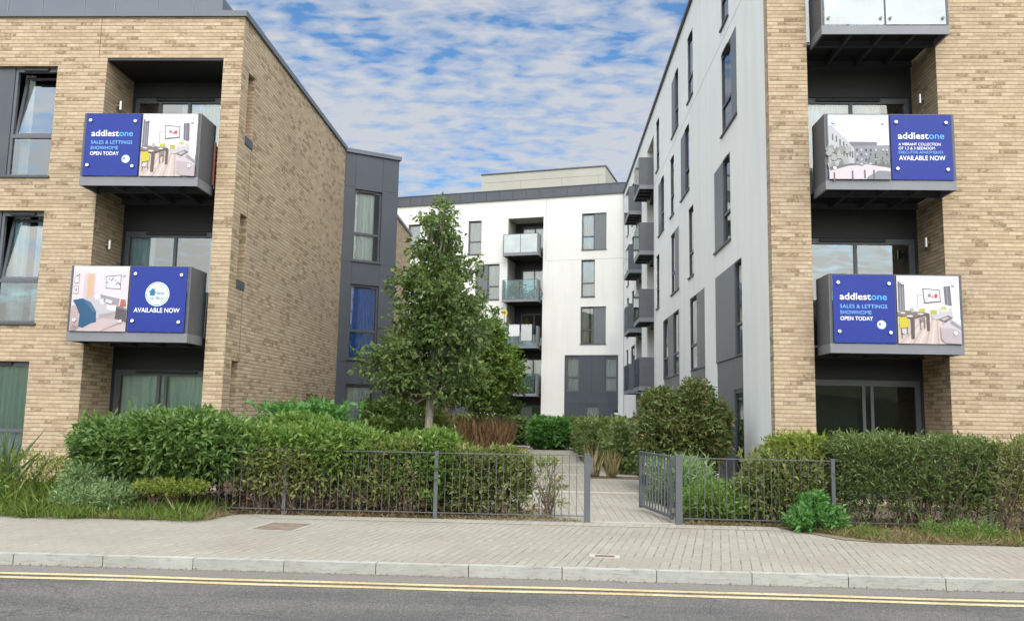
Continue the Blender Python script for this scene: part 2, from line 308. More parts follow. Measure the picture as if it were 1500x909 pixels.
# ------------------------------------------------------------------ mesh helpers
class MB:
    def __init__(s, M=None):
        s.v = []; s.f = []; s.uv = []; s.mi = []; s.M = M or Matrix.Identity(4)
    def face(s, pts, mi=0, uv=None):
        i = len(s.v); s.v += [tuple(p) for p in pts]; s.f.append(tuple(range(i, i+len(pts)))); s.mi.append(mi)
        if uv is None:
            a, b, c = Vector(pts[0]), Vector(pts[1]), Vector(pts[2]); n = (b-a).cross(c-a)
            ax = max(range(3), key=lambda k: abs(n[k]))
            uv = [((p[1], p[2]) if ax == 0 else (p[0], p[2]) if ax == 1 else (p[0], p[1])) for p in pts]
        s.uv += uv
    def box(s, x0, x1, y0, y1, z0, z1, mi=0):
        p = [(x, y, z) for z in (z0, z1) for y in (y0, y1) for x in (x0, x1)]
        for q in ((0, 1, 5, 4), (1, 3, 7, 5), (3, 2, 6, 7), (2, 0, 4, 6), (4, 5, 7, 6), (2, 3, 1, 0)):
            s.face([p[k] for k in q], mi)
    def tube(s, pts, r, n=6, mi=0, cap=True):
        """pts list of points, r radius or list"""
        pts = [Vector(p) for p in pts]; rr = r if isinstance(r, (list, tuple)) else [r]*len(pts)
        rings = []
        for i, p in enumerate(pts):
            d = (pts[min(i+1, len(pts)-1)]-pts[max(i-1, 0)]).normalized()
            a = d.cross(Vector((0, 0, 1)) if abs(d.z) < .95 else Vector((1, 0, 0))).normalized(); b = d.cross(a)
            rings.append([p+(a*math.cos(t)+b*math.sin(t))*rr[i] for t in [2*math.pi*k/n for k in range(n)]])
        for i in range(len(pts)-1):
            for k in range(n):
                s.face([rings[i][k], rings[i][(k+1) % n], rings[i+1][(k+1) % n], rings[i+1][k]], mi)
        if cap:
            s.face(rings[0], mi); s.face(rings[-1][::-1], mi)
    def disc(s, c, r, y, n=24, mi=0, r0=0):
        """disc in the xz plane facing -y"""
        for k in range(n):
            a0, a1 = 2*math.pi*k/n, 2*math.pi*(k+1)/n
            o0 = (c[0]+r*math.cos(a0), y, c[1]+r*math.sin(a0)); o1 = (c[0]+r*math.cos(a1), y, c[1]+r*math.sin(a1))
            if r0: s.face([(c[0]+r0*math.cos(a0), y, c[1]+r0*math.sin(a0)), o0, o1, (c[0]+r0*math.cos(a1), y, c[1]+r0*math.sin(a1))], mi)
            else: s.face([(c[0], y, c[1]), o0, o1], mi)
    def build(s, name, mats, parent=None, smooth=False):
        o = origin(parent) if parent else Vector((0, 0, 0))
        me = bpy.data.meshes.new(name)
        vs = [tuple((s.M @ Vector(p)) - o) for p in s.v]
        me.from_pydata(vs, [], s.f)
        ul = me.uv_layers.new(name='UVMap'); ul.data.foreach_set('uv', [c for p in s.uv for c in p])
        if not isinstance(mats, (list, tuple)): mats = [mats]
        for mt in mats: me.materials.append(mt)
        me.polygons.foreach_set('material_index', s.mi)
        if smooth: me.polygons.foreach_set('use_smooth', [True]*len(s.f))
        me.update()
        ob = bpy.data.objects.new(name, me); C.objects.link(ob)
        if parent: ob.parent = parent
        return ob
ORG = {}
def origin(o):
    while o.parent: o = o.parent
    return ORG.get(o.name, Vector((0, 0, 0)))
def thing(name, label, cat, loc, group=None):
    o = bpy.data.objects.new(name, None); C.objects.link(o); o.location = loc; o.empty_display_size = .2
    o['label'] = label; o['category'] = cat
    if group: o['group'] = group
    ORG[o.name] = Vector(loc); return o
def tag(o, label, cat, group=None):
    o['label'] = label; o['category'] = cat
    if group: o['group'] = group
    return o
def kind(o, k='structure'):
    o['kind'] = k; return o
def box(name, mat, parent, M_, *a):
    b = MB(M_)
    for q in (a[0] if isinstance(a[0], list) else a): b.box(*q)
    return b.build(name, mat, parent)

def wall(name, mat, parent, M_, x0, x1, z0, z1, holes, depth=.12, thick=.3):
    """facade in local xz, outward -y, with real openings and reveals"""
    b = MB(M_)
    xs = sorted({x0, x1, *[h[0] for h in holes], *[h[1] for h in holes]}); zs = sorted({z0, z1, *[h[2] for h in holes], *[h[3] for h in holes]})
    xs = [x for x in xs if x0 <= x <= x1]; zs = [z for z in zs if z0 <= z <= z1]
    for i in range(len(xs)-1):
        for j in range(len(zs)-1):
            cx, cz = (xs[i]+xs[i+1])/2, (zs[j]+zs[j+1])/2
            if any(h[0] < cx < h[1] and h[2] < cz < h[3] for h in holes): continue
            b.face([(xs[i], 0, zs[j]), (xs[i+1], 0, zs[j]), (xs[i+1], 0, zs[j+1]), (xs[i], 0, zs[j+1])])
    for h in holes:
        d = h[4] if len(h) > 4 else depth; a, c, e_, f = h[:4]
        b.face([(a, 0, e_), (a, d, e_), (a, d, f), (a, 0, f)][::-1]); b.face([(c, 0, e_), (c, d, e_), (c, d, f), (c, 0, f)])
        b.face([(a, 0, f), (c, 0, f), (c, d, f), (a, d, f)][::-1]); b.face([(a, 0, e_), (c, 0, e_), (c, d, e_), (a, d, e_)])
    # back skin so the wall has real thickness from behind (openings stay open)
    b.face([(x0, thick, z1), (x1, thick, z1), (x1, 0, z1), (x0, 0, z1)])
    return b.build(name, mat, parent)

def drape(b, x0, x1, y, z0, z1, amp=.03, per=.11, mi=0):
    n = max(4, int((x1-x0)/per*6)); ph = random.random()*6; ps = []
    for i in range(n+1):
        x = x0+(x1-x0)*i/n; ps.append((x, y+amp*math.sin(2*math.pi*(x-x0)/per+ph)+amp*.5*math.sin(x*23+ph)))
    for i in range(n):
        b.face([(ps[i][0], ps[i][1], z0), (ps[i+1][0], ps[i+1][1], z0), (ps[i+1][0], ps[i+1][1], z1), (ps[i][0], ps[i][1], z1)], mi)

def window(P, M_, x0, x1, z0, z1, d=.12, zt=None, panel=None, xw=None, curtain=None, cmat='curt', sill=True, tilt=False, glass='glass', vent=True, fr=.055, top=.09, room=True, mull=(), pmat='clad2', cpart=(0, 1), name='window', frmat='frame'):
    """opening x0..x1,z0..z1; xw=(a,b) where the glazed window sits; rest is a cladding panel"""
    a, b_ = xw or (x0, x1)
    f = MB(M_)
    y0, y1 = d, d+.07
    f.box(a, a+fr, y0, y1, z0, z1); f.box(b_-fr, b_, y0, y1, z0, z1)
    f.box(a+fr, b_-fr, y0+.001, y1, z1-top, z1); f.box(a+fr, b_-fr, y0+.001, y1, z0, z0+fr)
    if zt: f.box(a+fr, b_-fr, y0+.002, y1, zt-.035, zt+.035)
    for q in mull: f.box(q-.03, q+.03, y0+.003, y1, z0+fr, z1-top)
    W = f.build(name, M[frmat], P)
    if vent:
        v = MB(M_); v.box(a+(b_-a)*.2, a+(b_-a)*.75, d-.045, d-.002, z1-.075, z1-.02); v.build('trickle_vent', M['steel'], W)
    g = MB(M_)
    gl = [(z0+fr, (zt or z1-top)-(.035 if zt else 0))] + ([(zt+.035, z1-top)] if zt else [])
    for k, (q0, q1) in enumerate(gl):
        if tilt and k == len(gl)-1: continue
        g.face([(a+fr, y0+.035, q0), (b_-fr, y0+.035, q0), (b_-fr, y0+.035, q1), (a+fr, y0+.035, q1)])
    g.build('pane', M[glass], W)
    if tilt:   # inward tilted casement, hinged at the bottom
        q0, q1 = gl[-1]; s = .035; t = rad(9); h = q1-q0
        T = M_ @ Matrix.Translation((0, y0+.045, q0)) @ Matrix.Rotation(-t, 4, 'X')
        c = MB(T); A, B = a+fr+.006, b_-fr-.006
        c.box(A, A+.05, 0, .05, 0, h); c.box(B-.05, B, 0, .05, 0, h); c.box(A+.05, B-.05, .001, .05, 0, .05); c.box(A+.05, B-.05, .001, .05, h-.05, h)
        cc = c.build('casement', M[frmat], W)
        g = MB(T); g.face([(A+.05, .02, .05), (B-.05, .02, .05), (B-.05, .02, h-.05), (A+.05, .02, h-.05)]); g.build('pane', M[glass], W)
    if curtain:
        for (c0, c1) in curtain:
            cmb = MB(M_); drape(cmb, a+fr+(b_-a-2*fr)*c0, a+fr+(b_-a-2*fr)*c1, y1+.20 if tilt else y1+.035, z0+fr+.01+(z1-z0)*cpart[0], z0+(z1-z0)*cpart[1]-.05, .022)
            cmb.build('curtain', M[cmat], W)
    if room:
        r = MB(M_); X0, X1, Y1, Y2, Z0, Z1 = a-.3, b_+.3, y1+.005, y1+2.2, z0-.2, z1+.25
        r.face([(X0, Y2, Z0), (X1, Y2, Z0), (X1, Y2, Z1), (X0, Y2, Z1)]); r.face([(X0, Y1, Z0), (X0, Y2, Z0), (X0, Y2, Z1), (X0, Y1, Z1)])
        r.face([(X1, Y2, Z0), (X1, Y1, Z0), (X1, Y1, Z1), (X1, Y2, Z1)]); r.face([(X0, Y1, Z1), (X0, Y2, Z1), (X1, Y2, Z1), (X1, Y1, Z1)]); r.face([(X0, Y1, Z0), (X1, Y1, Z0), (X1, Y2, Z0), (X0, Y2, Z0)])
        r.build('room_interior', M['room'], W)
    if panel:
        for (p0, p1) in panel: box('infill_panel', M[pmat], W, M_, (p0+.004, p1-.004, d-.02, d+.03, z0+.002, z1-.002))
    if sill:
        sb = MB(M_); sb.box(x0-.03, x1+.03, -.045, d-.003, z0-.035, z0+.002); sb.build('sill', M['dark'], W)
    return W

def text_mesh(txt, u0, u1, zb, cap, y, mat, parent, bold=.0, name='lettering', ref='H'):
    """flat raised lettering in the xz plane facing -y, fitted to u0..u1 with cap height cap"""
    def mk(s_):
        cu = bpy.data.curves.new('t', 'FONT'); cu.body = s_; cu.size = 1; cu.offset = bold; cu.fill_mode = 'FRONT'; cu.resolution_u = 3
        o = bpy.data.objects.new('t', cu); C.objects.link(o); bpy.context.view_layer.update()
        me = bpy.data.meshes.new_from_object(o.evaluated_get(bpy.context.evaluated_depsgraph_get())); bpy.data.objects.remove(o); return me
    h = mk(ref); hh = max(v.co.y for v in h.vertices)
    me = mk(txt); xs = [v.co.x for v in me.vertices]; a, b = min(xs), max(xs)
    o = origin(parent)
    for v in me.vertices:
        x, z = v.co.x, v.co.y
        v.co = Vector((u0+(x-a)/(b-a)*(u1-u0), y, zb+z/hh*cap)) - o
    me.materials.append(mat); me.name = name
    ob = bpy.data.objects.new(name, me); C.objects.link(ob); ob.parent = parent
    return ob

# ------------------------------------------------------------------ foliage
def leaves(name, P, D, size, mat, parent, aspect=.45, szvar=.35, fold=.25, offset=None, bias=None):
    n = len(P); rng = RNG
    D = D/np.maximum(np.linalg.norm(D, axis=1, keepdims=True), 1e-6)
    R_ = rng.normal(size=(n, 3)); R_[:, 2] += .9     # leaf blades tend to face the sky
    S = np.cross(D, R_); S /= np.maximum(np.linalg.norm(S, axis=1, keepdims=True), 1e-6)
    Nn = np.cross(S, D); Nn *= np.sign(Nn[:, 2:3]+1e-9)
    Ln = size*(1+szvar*rng.normal(size=(n, 1))).clip(.45, 1.8); W = Ln*aspect*.5
    a = P; t = P+D*Ln-Nn*Ln*.12; mid = P+D*Ln*.45; l = mid+S*W+Nn*W*fold; r = mid-S*W+Nn*W*fold
    V = np.stack([a, r, t, l], 1).reshape(-1, 3)-np.array(origin(parent) if parent else (0, 0, 0))
    me = bpy.data.meshes.new(name); me.vertices.add(4*n); me.vertices.foreach_set('co', V.astype(np.float32).ravel())
    i = np.arange(n)*4; T = np.stack([i, i+1, i+2, i, i+2, i+3], 1).reshape(-1).astype(np.int32)
    me.loops.add(6*n); me.loops.foreach_set('vertex_index', T)
    me.polygons.add(2*n); me.polygons.foreach_set('loop_start', (np.arange(2*n)*3).astype(np.int32)); me.polygons.foreach_set('loop_total', np.full(2*n, 3, np.int32))
    me.update(calc_edges=True)
    at = me.attributes.new('rnd', 'FLOAT', 'FACE'); rv = rng.beta(2.2, 2.2, n)
    if bias is not None: rv = (rv*.75+bias*.5).clip(0, 1)
    at.data.foreach_set('value', np.repeat(rv, 2).astype(np.float32))
    me.materials.append(mat)
    ob = bpy.data.objects.new(name, me); C.objects.link(ob)
    if parent: ob.parent = parent
    return ob
def lump(P, f, ph):
    return (np.sin(P[:, 0]*f+ph[0])+np.sin(P[:, 1]*f*1.1+ph[1])+np.sin(P[:, 2]*f*1.3+ph[2])+.6*np.sin(P[:, 0]*f*2.3+ph[3]+P[:, 2]*f*1.7))/3.6
def twigs_in_box(b, n, rough=.12, f=4.0, shell=.35, low=1.0, power=4, gaps=.0):
    """tips in a rounded box; low<1 thins the bottom"""
    x0, x1, y0, y1, z0, z1 = b; c = np.array([(x0+x1)/2, (y0+y1)/2, (z0+z1)/2]); h = np.array([(x1-x0)/2, (y1-y0)/2, (z1-z0)/2])
    out_p, out_d = [], []; tot = 0; ph = RNG.random(4)*6.28; ph2 = RNG.random(4)*6.28; it = 0
    while tot < n and it < 60:
        it += 1
        U = RNG.uniform(-1.15, 1.15, (n*3, 3)); P = c+U*h
        r = (np.abs(U)**power).sum(1)**(1/power); t = 1+rough*lump(P, f, ph)+rough*.6*lump(P, f*2.7, ph2)
        keep = r < t
        pr = np.where(r > .72*t, 1.0, shell)
        zz = (P[:, 2]-z0)/(z1-z0); pr *= np.clip(low+(1-low)*(zz-.12)/.38, 0, 1) if low < 1 else 1
        if gaps > 0: pr *= np.clip((lump(P, f*1.6, ph2)+1-gaps)*2.0, .05, 1)
        keep &= RNG.random(len(r)) < pr
        O = np.sign(U)*np.abs(U)**(power-1)
        O = O/np.maximum(np.linalg.norm(O, axis=1, keepdims=True), 1e-6)
        out_p.append(P[keep]); out_d.append(O[keep]); tot += keep.sum()
    P = np.concatenate(out_p)[:n]; D = np.concatenate(out_d)[:n]
    return P, D
def spray(P, O, k, length, spread=.9, upb=.35, outw=.9):
    """k leaves along a short twig at every tip"""
    n = len(P); T = O*outw+RNG.normal(size=(n, 3))*.55; T[:, 2] += upb; T /= np.linalg.norm(T, axis=1, keepdims=True)
    s = (np.arange(k)+.5)/k; ps = P[:, None, :]+T[:, None, :]*(s[None, :, None]-.5)*length
    ld = T[:, None, :]+RNG.normal(size=(n, k, 3))*spread*.6
    bias = np.repeat(RNG.random(n)*.9, k)
    return ps.reshape(-1, 3), ld.reshape(-1, 3), bias
def stems(b, pts, h, r=.012, n=5, lean=.25, mi=0):
    for (x, y, z) in pts:
        for k in range(n):
            a = random.random()*6.28; l = lean*random.uniform(.2, 1.6)*h; hh = h*random.uniform(.5, 1.05); rr = r*random.uniform(.45, 1.15)
            p = [(x+random.uniform(-.07, .07), y+random.uniform(-.07, .07), z)]
            for q in range(1, 5):
                f = q/4; a += random.uniform(-.5, .5); p.append((x+math.cos(a)*l*f+random.uniform(-.035, .035), y+math.sin(a)*l*f+random.uniform(-.035, .035), z+hh*f))
            b.tube(p, [rr*(1-.65*i/4) for i in range(5)], 4, mi, False)
            for _ in range(3):
                q0 = Vector(p[random.randint(1, 3)]); d = Vector((random.gauss(0, 1), random.gauss(0, 1), random.uniform(-.1, 1.1))).normalized()*random.uniform(.10, .28)
                b.tube([q0, q0+d*.5+Vector((0, 0, .02)), q0+d], [rr*.4, rr*.3, rr*.12], 3, mi, False)
G0 = .12
def shrub(name, label, cat, boxes, n, k, size, mat, leaf=.45, rough=.12, low=1.0, gaps=0, shell=.35, stemr=.012, nst=5, tw=.16, f=4.0, group=None, stem_h=None, power=4, upb=.35, stem_n=None, dry=0):
    x0 = min(b[0] for b in boxes); x1 = max(b[1] for b in boxes); y0 = min(b[2] for b in boxes); y1 = max(b[3] for b in boxes); z1 = max(b[5] for b in boxes)
    R = thing(name, label, cat, ((x0+x1)/2, (y0+y1)/2, G0), group)
    vols = [(b[1]-b[0])*(b[3]-b[2])*(b[5]-b[4]) for b in boxes]; PP, DD, BB = [], [], []
    for b, v in zip(boxes, vols):
        P, O = twigs_in_box(b, int(n*v/sum(vols)), rough, f, shell, low, power, gaps)
        p, d, bi = spray(P, O, k, tw, upb=upb); PP.append(p); DD.append(d); BB.append(bi)
    for b, v in zip(boxes, vols):      # stray shoots break the clipped outline
        if b[5] < .7 or b[1]-b[0] < .25 or b[3]-b[2] < .25: continue
        m_ = int(10+14*(b[1]-b[0])*(b[3]-b[2])); t0 = np.stack([RNG.uniform(b[0]+.1, b[1]-.1, m_), RNG.uniform(b[2]+.1, b[3]-.1, m_), np.full(m_, b[5]-.10)], 1)
        ln = RNG.uniform(.06, .22, (m_, 1, 1)); dr = RNG.normal(size=(m_, 3))*.3; dr[:, 2] = 1
        s_ = ((np.arange(7)+.5)/7)[None, :, None]; q = t0[:, None, :]+dr[:, None, :]*s_*ln
        PP.append(q.reshape(-1, 3)); dd = dr[:, None, :]*.6+RNG.normal(size=(m_, 7, 3))*.55; DD.append(dd.reshape(-1, 3)); BB.append(np.full(m_*7, .75))
    leaves('foliage', np.concatenate(PP), np.concatenate(DD), size, mat, R, leaf, bias=np.concatenate(BB))
    if dry:
        P = np.stack([RNG.uniform(x0, x1, dry), RNG.uniform(y0, y1, dry), G0+.02+RNG.random(dry)**1.5*.42], 1); D = RNG.normal(size=(dry, 3))
        leaves('dry_foliage', P, D, size*.8, M['dead'], R, .42)
    ns = stem_n or max(3, min(16, int((x1-x0)*(y1-y0)*3.2))); px = min(.12, (x1-x0)*.3); py = min(.15, (y1-y0)*.3)
    for _ in range(ns):
        sb = MB(); stems(sb, [(random.uniform(x0+px, x1-px), random.uniform(y0+py, y1-py), G0-.02)], (stem_h or (z1-G0)*.85), stemr, nst)
        sb.build('stem', M['twig'], R)
    return R
def blades(n, region, h, wd, lean=.35, hv=.3):
    """region(n)->(x,y,z) ; returns positions and dirs usable by leaves()"""
    P = region(n); D = RNG.normal(size=(n, 3))*lean; D[:, 2] = 1
    return P, D

# ================================================================== THE SETTING
T = Matrix.Translation
Rz = lambda a: Matrix.Rotation(rad(a), 4, 'Z')
def sheet(name, mat, polys, z):
    b = MB()
    for p in polys: b.face([(x, y, z) for x, y in p])
    return kind(b.build(name, mat))
sheet('ground', M['lawn'], [[(-1500, -1500), (1500, -1500), (1500, 1500), (-1500, 1500)]], -.06)
sheet('road', M['asphalt'], [[(-60, -14), (60, -14), (60, 8.45), (-60, 8.45)]], 0.015)
hb = MB(); hx = list(np.arange(-120, 121, 6.0)); ph_ = [random.random()*6 for _ in range(3)]
hf = lambda x: 6.0+1.6*math.sin(x*.11+ph_[0])+1.0*math.sin(x*.31+ph_[1])+.6*math.sin(x*.9+ph_[2])
for a_, c_ in zip(hx, hx[1:]):
    rows = [(-26, 0.0, -.05), (-30, .62, 0), (-36, 1.0, 0), (-60, 1.15, 0), (-140, 0.0, -.05)]
    for (y0_, k0, o0), (y1_, k1, o1) in zip(rows, rows[1:]):
        hb.face([(a_, y1_, hf(a_)*k1+o1), (c_, y1_, hf(c_)*k1+o1), (c_, y0_, hf(c_)*k0+o0), (a_, y0_, hf(a_)*k0+o0)])
kind(hb.build('added_reflection_bank', M['lawn'], None, True))  # unseen bank added behind the camera to darken low window reflections
sheet('planting_bed', M['soil'], [[(-40, 8.55), (40, 8.55), (40, 75), (-40, 75)]], .10)
sheet('footway', M['pave'], [[(-40, 8.50), (40, 8.50), (40, 10.45), (4.1, 10.72), (3.72, 10.9), (3.45, 11.45), (3.2, 12.02), (-4.35, 12.02), (-4.62, 11.2), (-40, 11.0)]], .12)
M['pave3'] = mk_paving('edge_course_paving', rad(90+11.5), .62, .115, 1.1)
sheet('footway_edge_course', M['pave3'], [[(-3.9, 11.62), (3.25, 11.62), (3.12, 12.02), (-4.2, 12.02)]], .124)
sheet('courtyard_path', M['pave2'], [[(-.95, 12.02), (1.95, 12.02), (2.0, 16.5), (2.3, 21.3), (2.6, 24.5), (1.5, 25.5), (1.15, 39.2), (-.85, 39.2), (-.95, 34)], [(-.85, 39.2), (-6, 39.2), (-6, 40.8), (1.15, 40.8), (1.15, 39.2)], [(-3.9, 33.4), (-.95, 33.4), (-.95, 34.6), (-3.9, 34.6)]], .12)
sheet('courtyard_path_bands', M['band'], [[(-.95, y0), (x1, y0), (x1, y1), (-.95, y1)] for y0, y1, x1 in ((12.03, 12.16, 1.95), (16.5, 16.85, 2.0), (21.25, 21.65, 2.25), (25.5, 25.95, 1.5), (30.5, 30.9, 1.3))], .124)
sheet('verge', M['litter'], [[(-40, 11.0), (-4.62, 11.2), (-4.35, 12.02), (-4.3, 13.6), (-40, 13.8)], [(4.1, 10.72), (40, 10.45), (40, 13.6), (3.2, 13.6), (3.2, 12.02), (3.45, 11.45), (3.72, 10.9)]], .126)
b = MB()      # kerb stones with open joints
x = -30.02
while x < 30:
    dzz = random.uniform(-.003, .003); dyy = random.uniform(-.004, .004)
    b.box(x+.004, x+.911, 8.40+dyy, 8.50, -.1, .122+dzz)
    x += .915
kb = b.build('kerb', M['kerb']); kind(kb)
md = kb.modifiers.new('bevel', 'BEVEL'); md.width = .012; md.segments = 2; md.limit_method = 'ANGLE'
sheet('kerb_bedding', M['steel'], [[(-30, 8.42), (30, 8.42), (30, 8.52), (-30, 8.50)]], .09)
def wav(y, w, amp, ph):   # hand-laid line with slight wander
    P1 = []; xs = np.arange(-30, 30.1, .25)
    for x in xs: P1.append((x, y+amp*math.sin(x*1.1+ph)+amp*.6*math.sin(x*2.9+ph*2)))
    return [[(P1[i][0], P1[i][1]), (P1[i+1][0], P1[i+1][1]), (P1[i+1][0], P1[i+1][1]+w), (P1[i][0], P1[i][1]+w)] for i in range(len(P1)-1)]
sheet('yellow_road_line', M['line'], wav(7.745, .092, .012, 0), .019)
sheet('yellow_road_line', M['line'], wav(7.925, .092, .012, .5), .019)

# ================================================================== BUILDINGS
def balcony(P, M_, x0, x1, zb, zt, front=-.55, back=.15, deck=1.03, infill='glass', side='balc', fas=.17, jo=3, inset=.0, thin=.03):
    b = MB(M_)
    b.box(x0, x1, front, front+.03, zb, zb+fas); b.box(x0+.001, x0+.04, front+.03, back, zb, zb+fas); b.box(x1-.04, x1-.001, front+.03, back, zb, zb+fas)
    B = b.build('balcony', M['fascia'], P)
    box('deck', M['steel'], B, M_, (x0+.04+inset, x1-.04-inset, front+.03, deck, zb+fas-.03, zb+fas))
    for k in range(jo):
        xx = x0+(x1-x0)*(k+1)/(jo+1); box('joist', M['dark'], B, M_, (xx-.03, xx+.03, front+.035, deck, zb+.03, zb+fas-.032))
    box('edge_beam', M['dark'], B, M_, [(x0+.045, x1-.045, .02, .09, zb+.02, zb+fas-.033), (x0+.045, x1-.045, deck-.08, deck-.01, zb+.02, zb+fas-.033)])
    for q, s in ((x0, 1), (x1, -1)):
        c = MB(M_); c.box(min(q, q+s*thin), max(q, q+s*thin), front+.002, back, zb+fas+.001, zt); c.build('side_panel', M[side], B)
    t = MB(M_); t.box(x0+thin, x1-thin, front-.001, front+.035, zt-.022, zt+.001)
    for xm in (x0+thin+.012, (x0+x1)/2, x1-thin-.012): t.box(xm-.014, xm+.014, front, front+.03, zb+fas, zt-.023)
    t.build('guard_frame', M['dark'], B)
    xm = (x0+x1)/2
    for a, c in ((x0+thin+.03, xm-.018), (xm+.018, x1-thin-.03)):
        g = MB(M_); g.box(a, c, front-.012, front-.002, zb+fas+.012, zt-.035); gp = g.build('guard_panel', M[infill], B)
    return B

# ---------------- left brick block
MF = T((0, 15.55, 0))
LB = thing('brick_building', 'three-storey buff brick block on the left with a dark angled bay', 'building', (-10, 18, .12))
wins = [(-11.62, -9.83, 6.06, 8.32), (-11.62, -9.84, 3.16, 5.37), (-11.62, -9.87, .30, 2.43)]
wall('front_wall', M['brick'], LB, MF, -18, -6.10, -.1, 9.34, [w_+(.13,) for w_ in wins]+[(-8.83, -6.48, .12, 8.49, 1.1)])
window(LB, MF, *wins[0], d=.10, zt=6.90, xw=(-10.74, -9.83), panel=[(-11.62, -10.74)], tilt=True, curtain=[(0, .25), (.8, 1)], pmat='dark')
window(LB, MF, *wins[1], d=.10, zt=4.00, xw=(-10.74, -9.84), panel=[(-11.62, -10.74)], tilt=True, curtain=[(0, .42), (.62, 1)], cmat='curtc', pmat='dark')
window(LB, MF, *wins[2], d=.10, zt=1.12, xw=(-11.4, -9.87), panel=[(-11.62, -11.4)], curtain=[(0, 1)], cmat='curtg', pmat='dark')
MLS = T((-6.10, 0, 0)) @ Rz(90)
slots = [(15.93, 16.30, 7.02, 8.36, .14), (15.93, 16.30, 4.12, 5.45, .14), (15.93, 16.30, 1.15, 2.53, .14)]
wall('side_wall', M['brick'], LB, MLS, 15.55, 36.2, -.1, 9.34, slots)
for s_ in slots: box('slot_back', M['brick'], LB, MLS, (s_[0], s_[1], .139, .16, s_[2], s_[3]))
for zz in (6.93, 4.03): box('overflow_outlet', M['dark'], LB, MLS, (15.92, 16.33, -.02, .02, zz-.07, zz+.09))
for z0, z1 in ((5.45, 6.86), (2.53, 3.96)): box('movement_joint', M['steel'], LB, MLS, (16.295, 16.306, -.002, .01, z0, z1))
jt = MB(MF); jt.box(-9.01, -9.0, -.002, .01, 8.5, 9.33); jt.build('movement_joint', M['steel'], LB)
cp = MB(); cp.box(-18, -6.05, 15.50, 15.85, 9.34, 9.46); cp.box(-6.40, -6.05, 15.851, 24.0, 9.341, 9.46); cp.box(-6.40, -6.05, 26.9, 36.25, 9.341, 9.46); cp.build('coping', M['cop'], LB)
box('roof', M['dark'], LB, Matrix.Identity(4), (-18, -6.4, 15.85, 36.2, 9.2, 9.30))
rb = MB(); rb.box(-18, -6.74, 15.95, 19.5, 9.30, 9.97); RB = rb.build('roof_box', M['cop'], LB)
for xx in (-11.25, -10.52, -9.63, -8.99, -8.1, -7.35): box('panel_seam', M['fascia'], RB, Matrix.Identity(4), (xx-.008, xx+.008, 15.94, 15.952, 9.5, 9.96))
# recess lining and doors
MLR = MF @ T((0, 1.10, 0))
dh = [(-8.78, -6.52, .16, 2.36), (-8.78, -6.52, 2.98, 5.22), (-8.78, -6.52, 5.92, 8.10)]
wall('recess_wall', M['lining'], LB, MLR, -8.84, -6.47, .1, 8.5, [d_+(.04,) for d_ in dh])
box('recess_soffit', M['lining'], LB, MF, (-8.829, -6.481, .01, 1.09, 8.44, 8.485))
window(LB, MLR, *dh[0], d=.03, mull=(-7.87, -7.72), curtain=[(0, 1)], cmat='curtg', sill=False, top=.12, fr=.11, name='patio_door')
window(LB, MLR, *dh[1], d=.03, mull=(-7.72,), curtain=[(0, .25), (.8, 1)], cmat='curtc', sill=False, top=.12, fr=.07, name='balcony_door')
window(LB, MLR, *dh[2], d=.03, mull=(-7.62, -8.25), curtain=[(.42, 1)], cmat='blind', sill=False, top=.12, fr=.07, name='balcony_door')
def wall_lamp(P, x, y, z, s):
    b = MB(); b.tube([(x, y, z-.09), (x, y, z+.09)], .035, 12); b.box(min(x, x-s*.09), max(x, x-s*.09), y-.02, y+.02, z-.02, z+.02)
    return b.build('wall_lamp', M['lamp'], P)
wall_lamp(LB, -8.75, 16.03, 7.68, 1); wall_lamp(LB, -8.75, 16.03, 4.80, 1)
lbal = [balcony(LB, MF, -8.87, -6.60, zb, zb+1.41) for zb in (2.79, 5.73)]
# dark bay
MA = T((-6.10, 24.0, 0)) @ Rz(31)
bayh = [(.33, 1.19, 6.04, 8.22), (.32, 1.20, 3.12, 5.34), (.30, 1.19, .35, 2.39)]
BY = wall('bay', M['clad'], LB, MA, 0, 1.70, -.1, 9.30, [h+(.09,) for h in bayh])
br = MB(); br.face([(-4.643, 24.876, -.1), (-6.10, 27.30, -.1), (-6.10, 27.30, 9.30), (-4.643, 24.876, 9.30)]); br.build('bay_return', M['clad'], BY)
bj = MB(MA)
for zz in (3.045, 6.0, 8.27): bj.box(0, .33, -.003, .002, zz-.006, zz+.006); bj.box(1.19, 1.70, -.003, .002, zz-.006, zz+.006)
bj.box(.325, .335, -.003, .002, 8.22, 9.30); bj.box(1.185, 1.195, -.003, .002, 8.22, 9.3)
for z0, z1 in ((5.34, 6.04), (2.39, 3.12)): bj.box(.325, .335, -.003, .002, z0, z1); bj.box(1.185, 1.195, -.003, .002, z0, z1)
bj.build('panel_joint', M['steel'], BY)
bc = MB(MA); bc.box(-.05, 1.76, -.06, .3, 9.30, 9.42); bc.box(1.46, 1.76, .3, 2.85, 9.301, 9.42); bc.build('bay_coping', M['cop'], BY)
window(LB, MA, *bayh[0], d=.07, zt=6.88, curtain=[(0, .85)], frmat='dark', sill=True, glass='glassb')
window(LB, MA, *bayh[1], d=.07, zt=3.96, curtain=[(0, 1)], cmat='curtb', frmat='dark', glass='glassb')
window(LB, MA, *bayh[2], d=.07, curtain=[(0, 1)], cmat='blind', frmat='dark', glass='glassb')

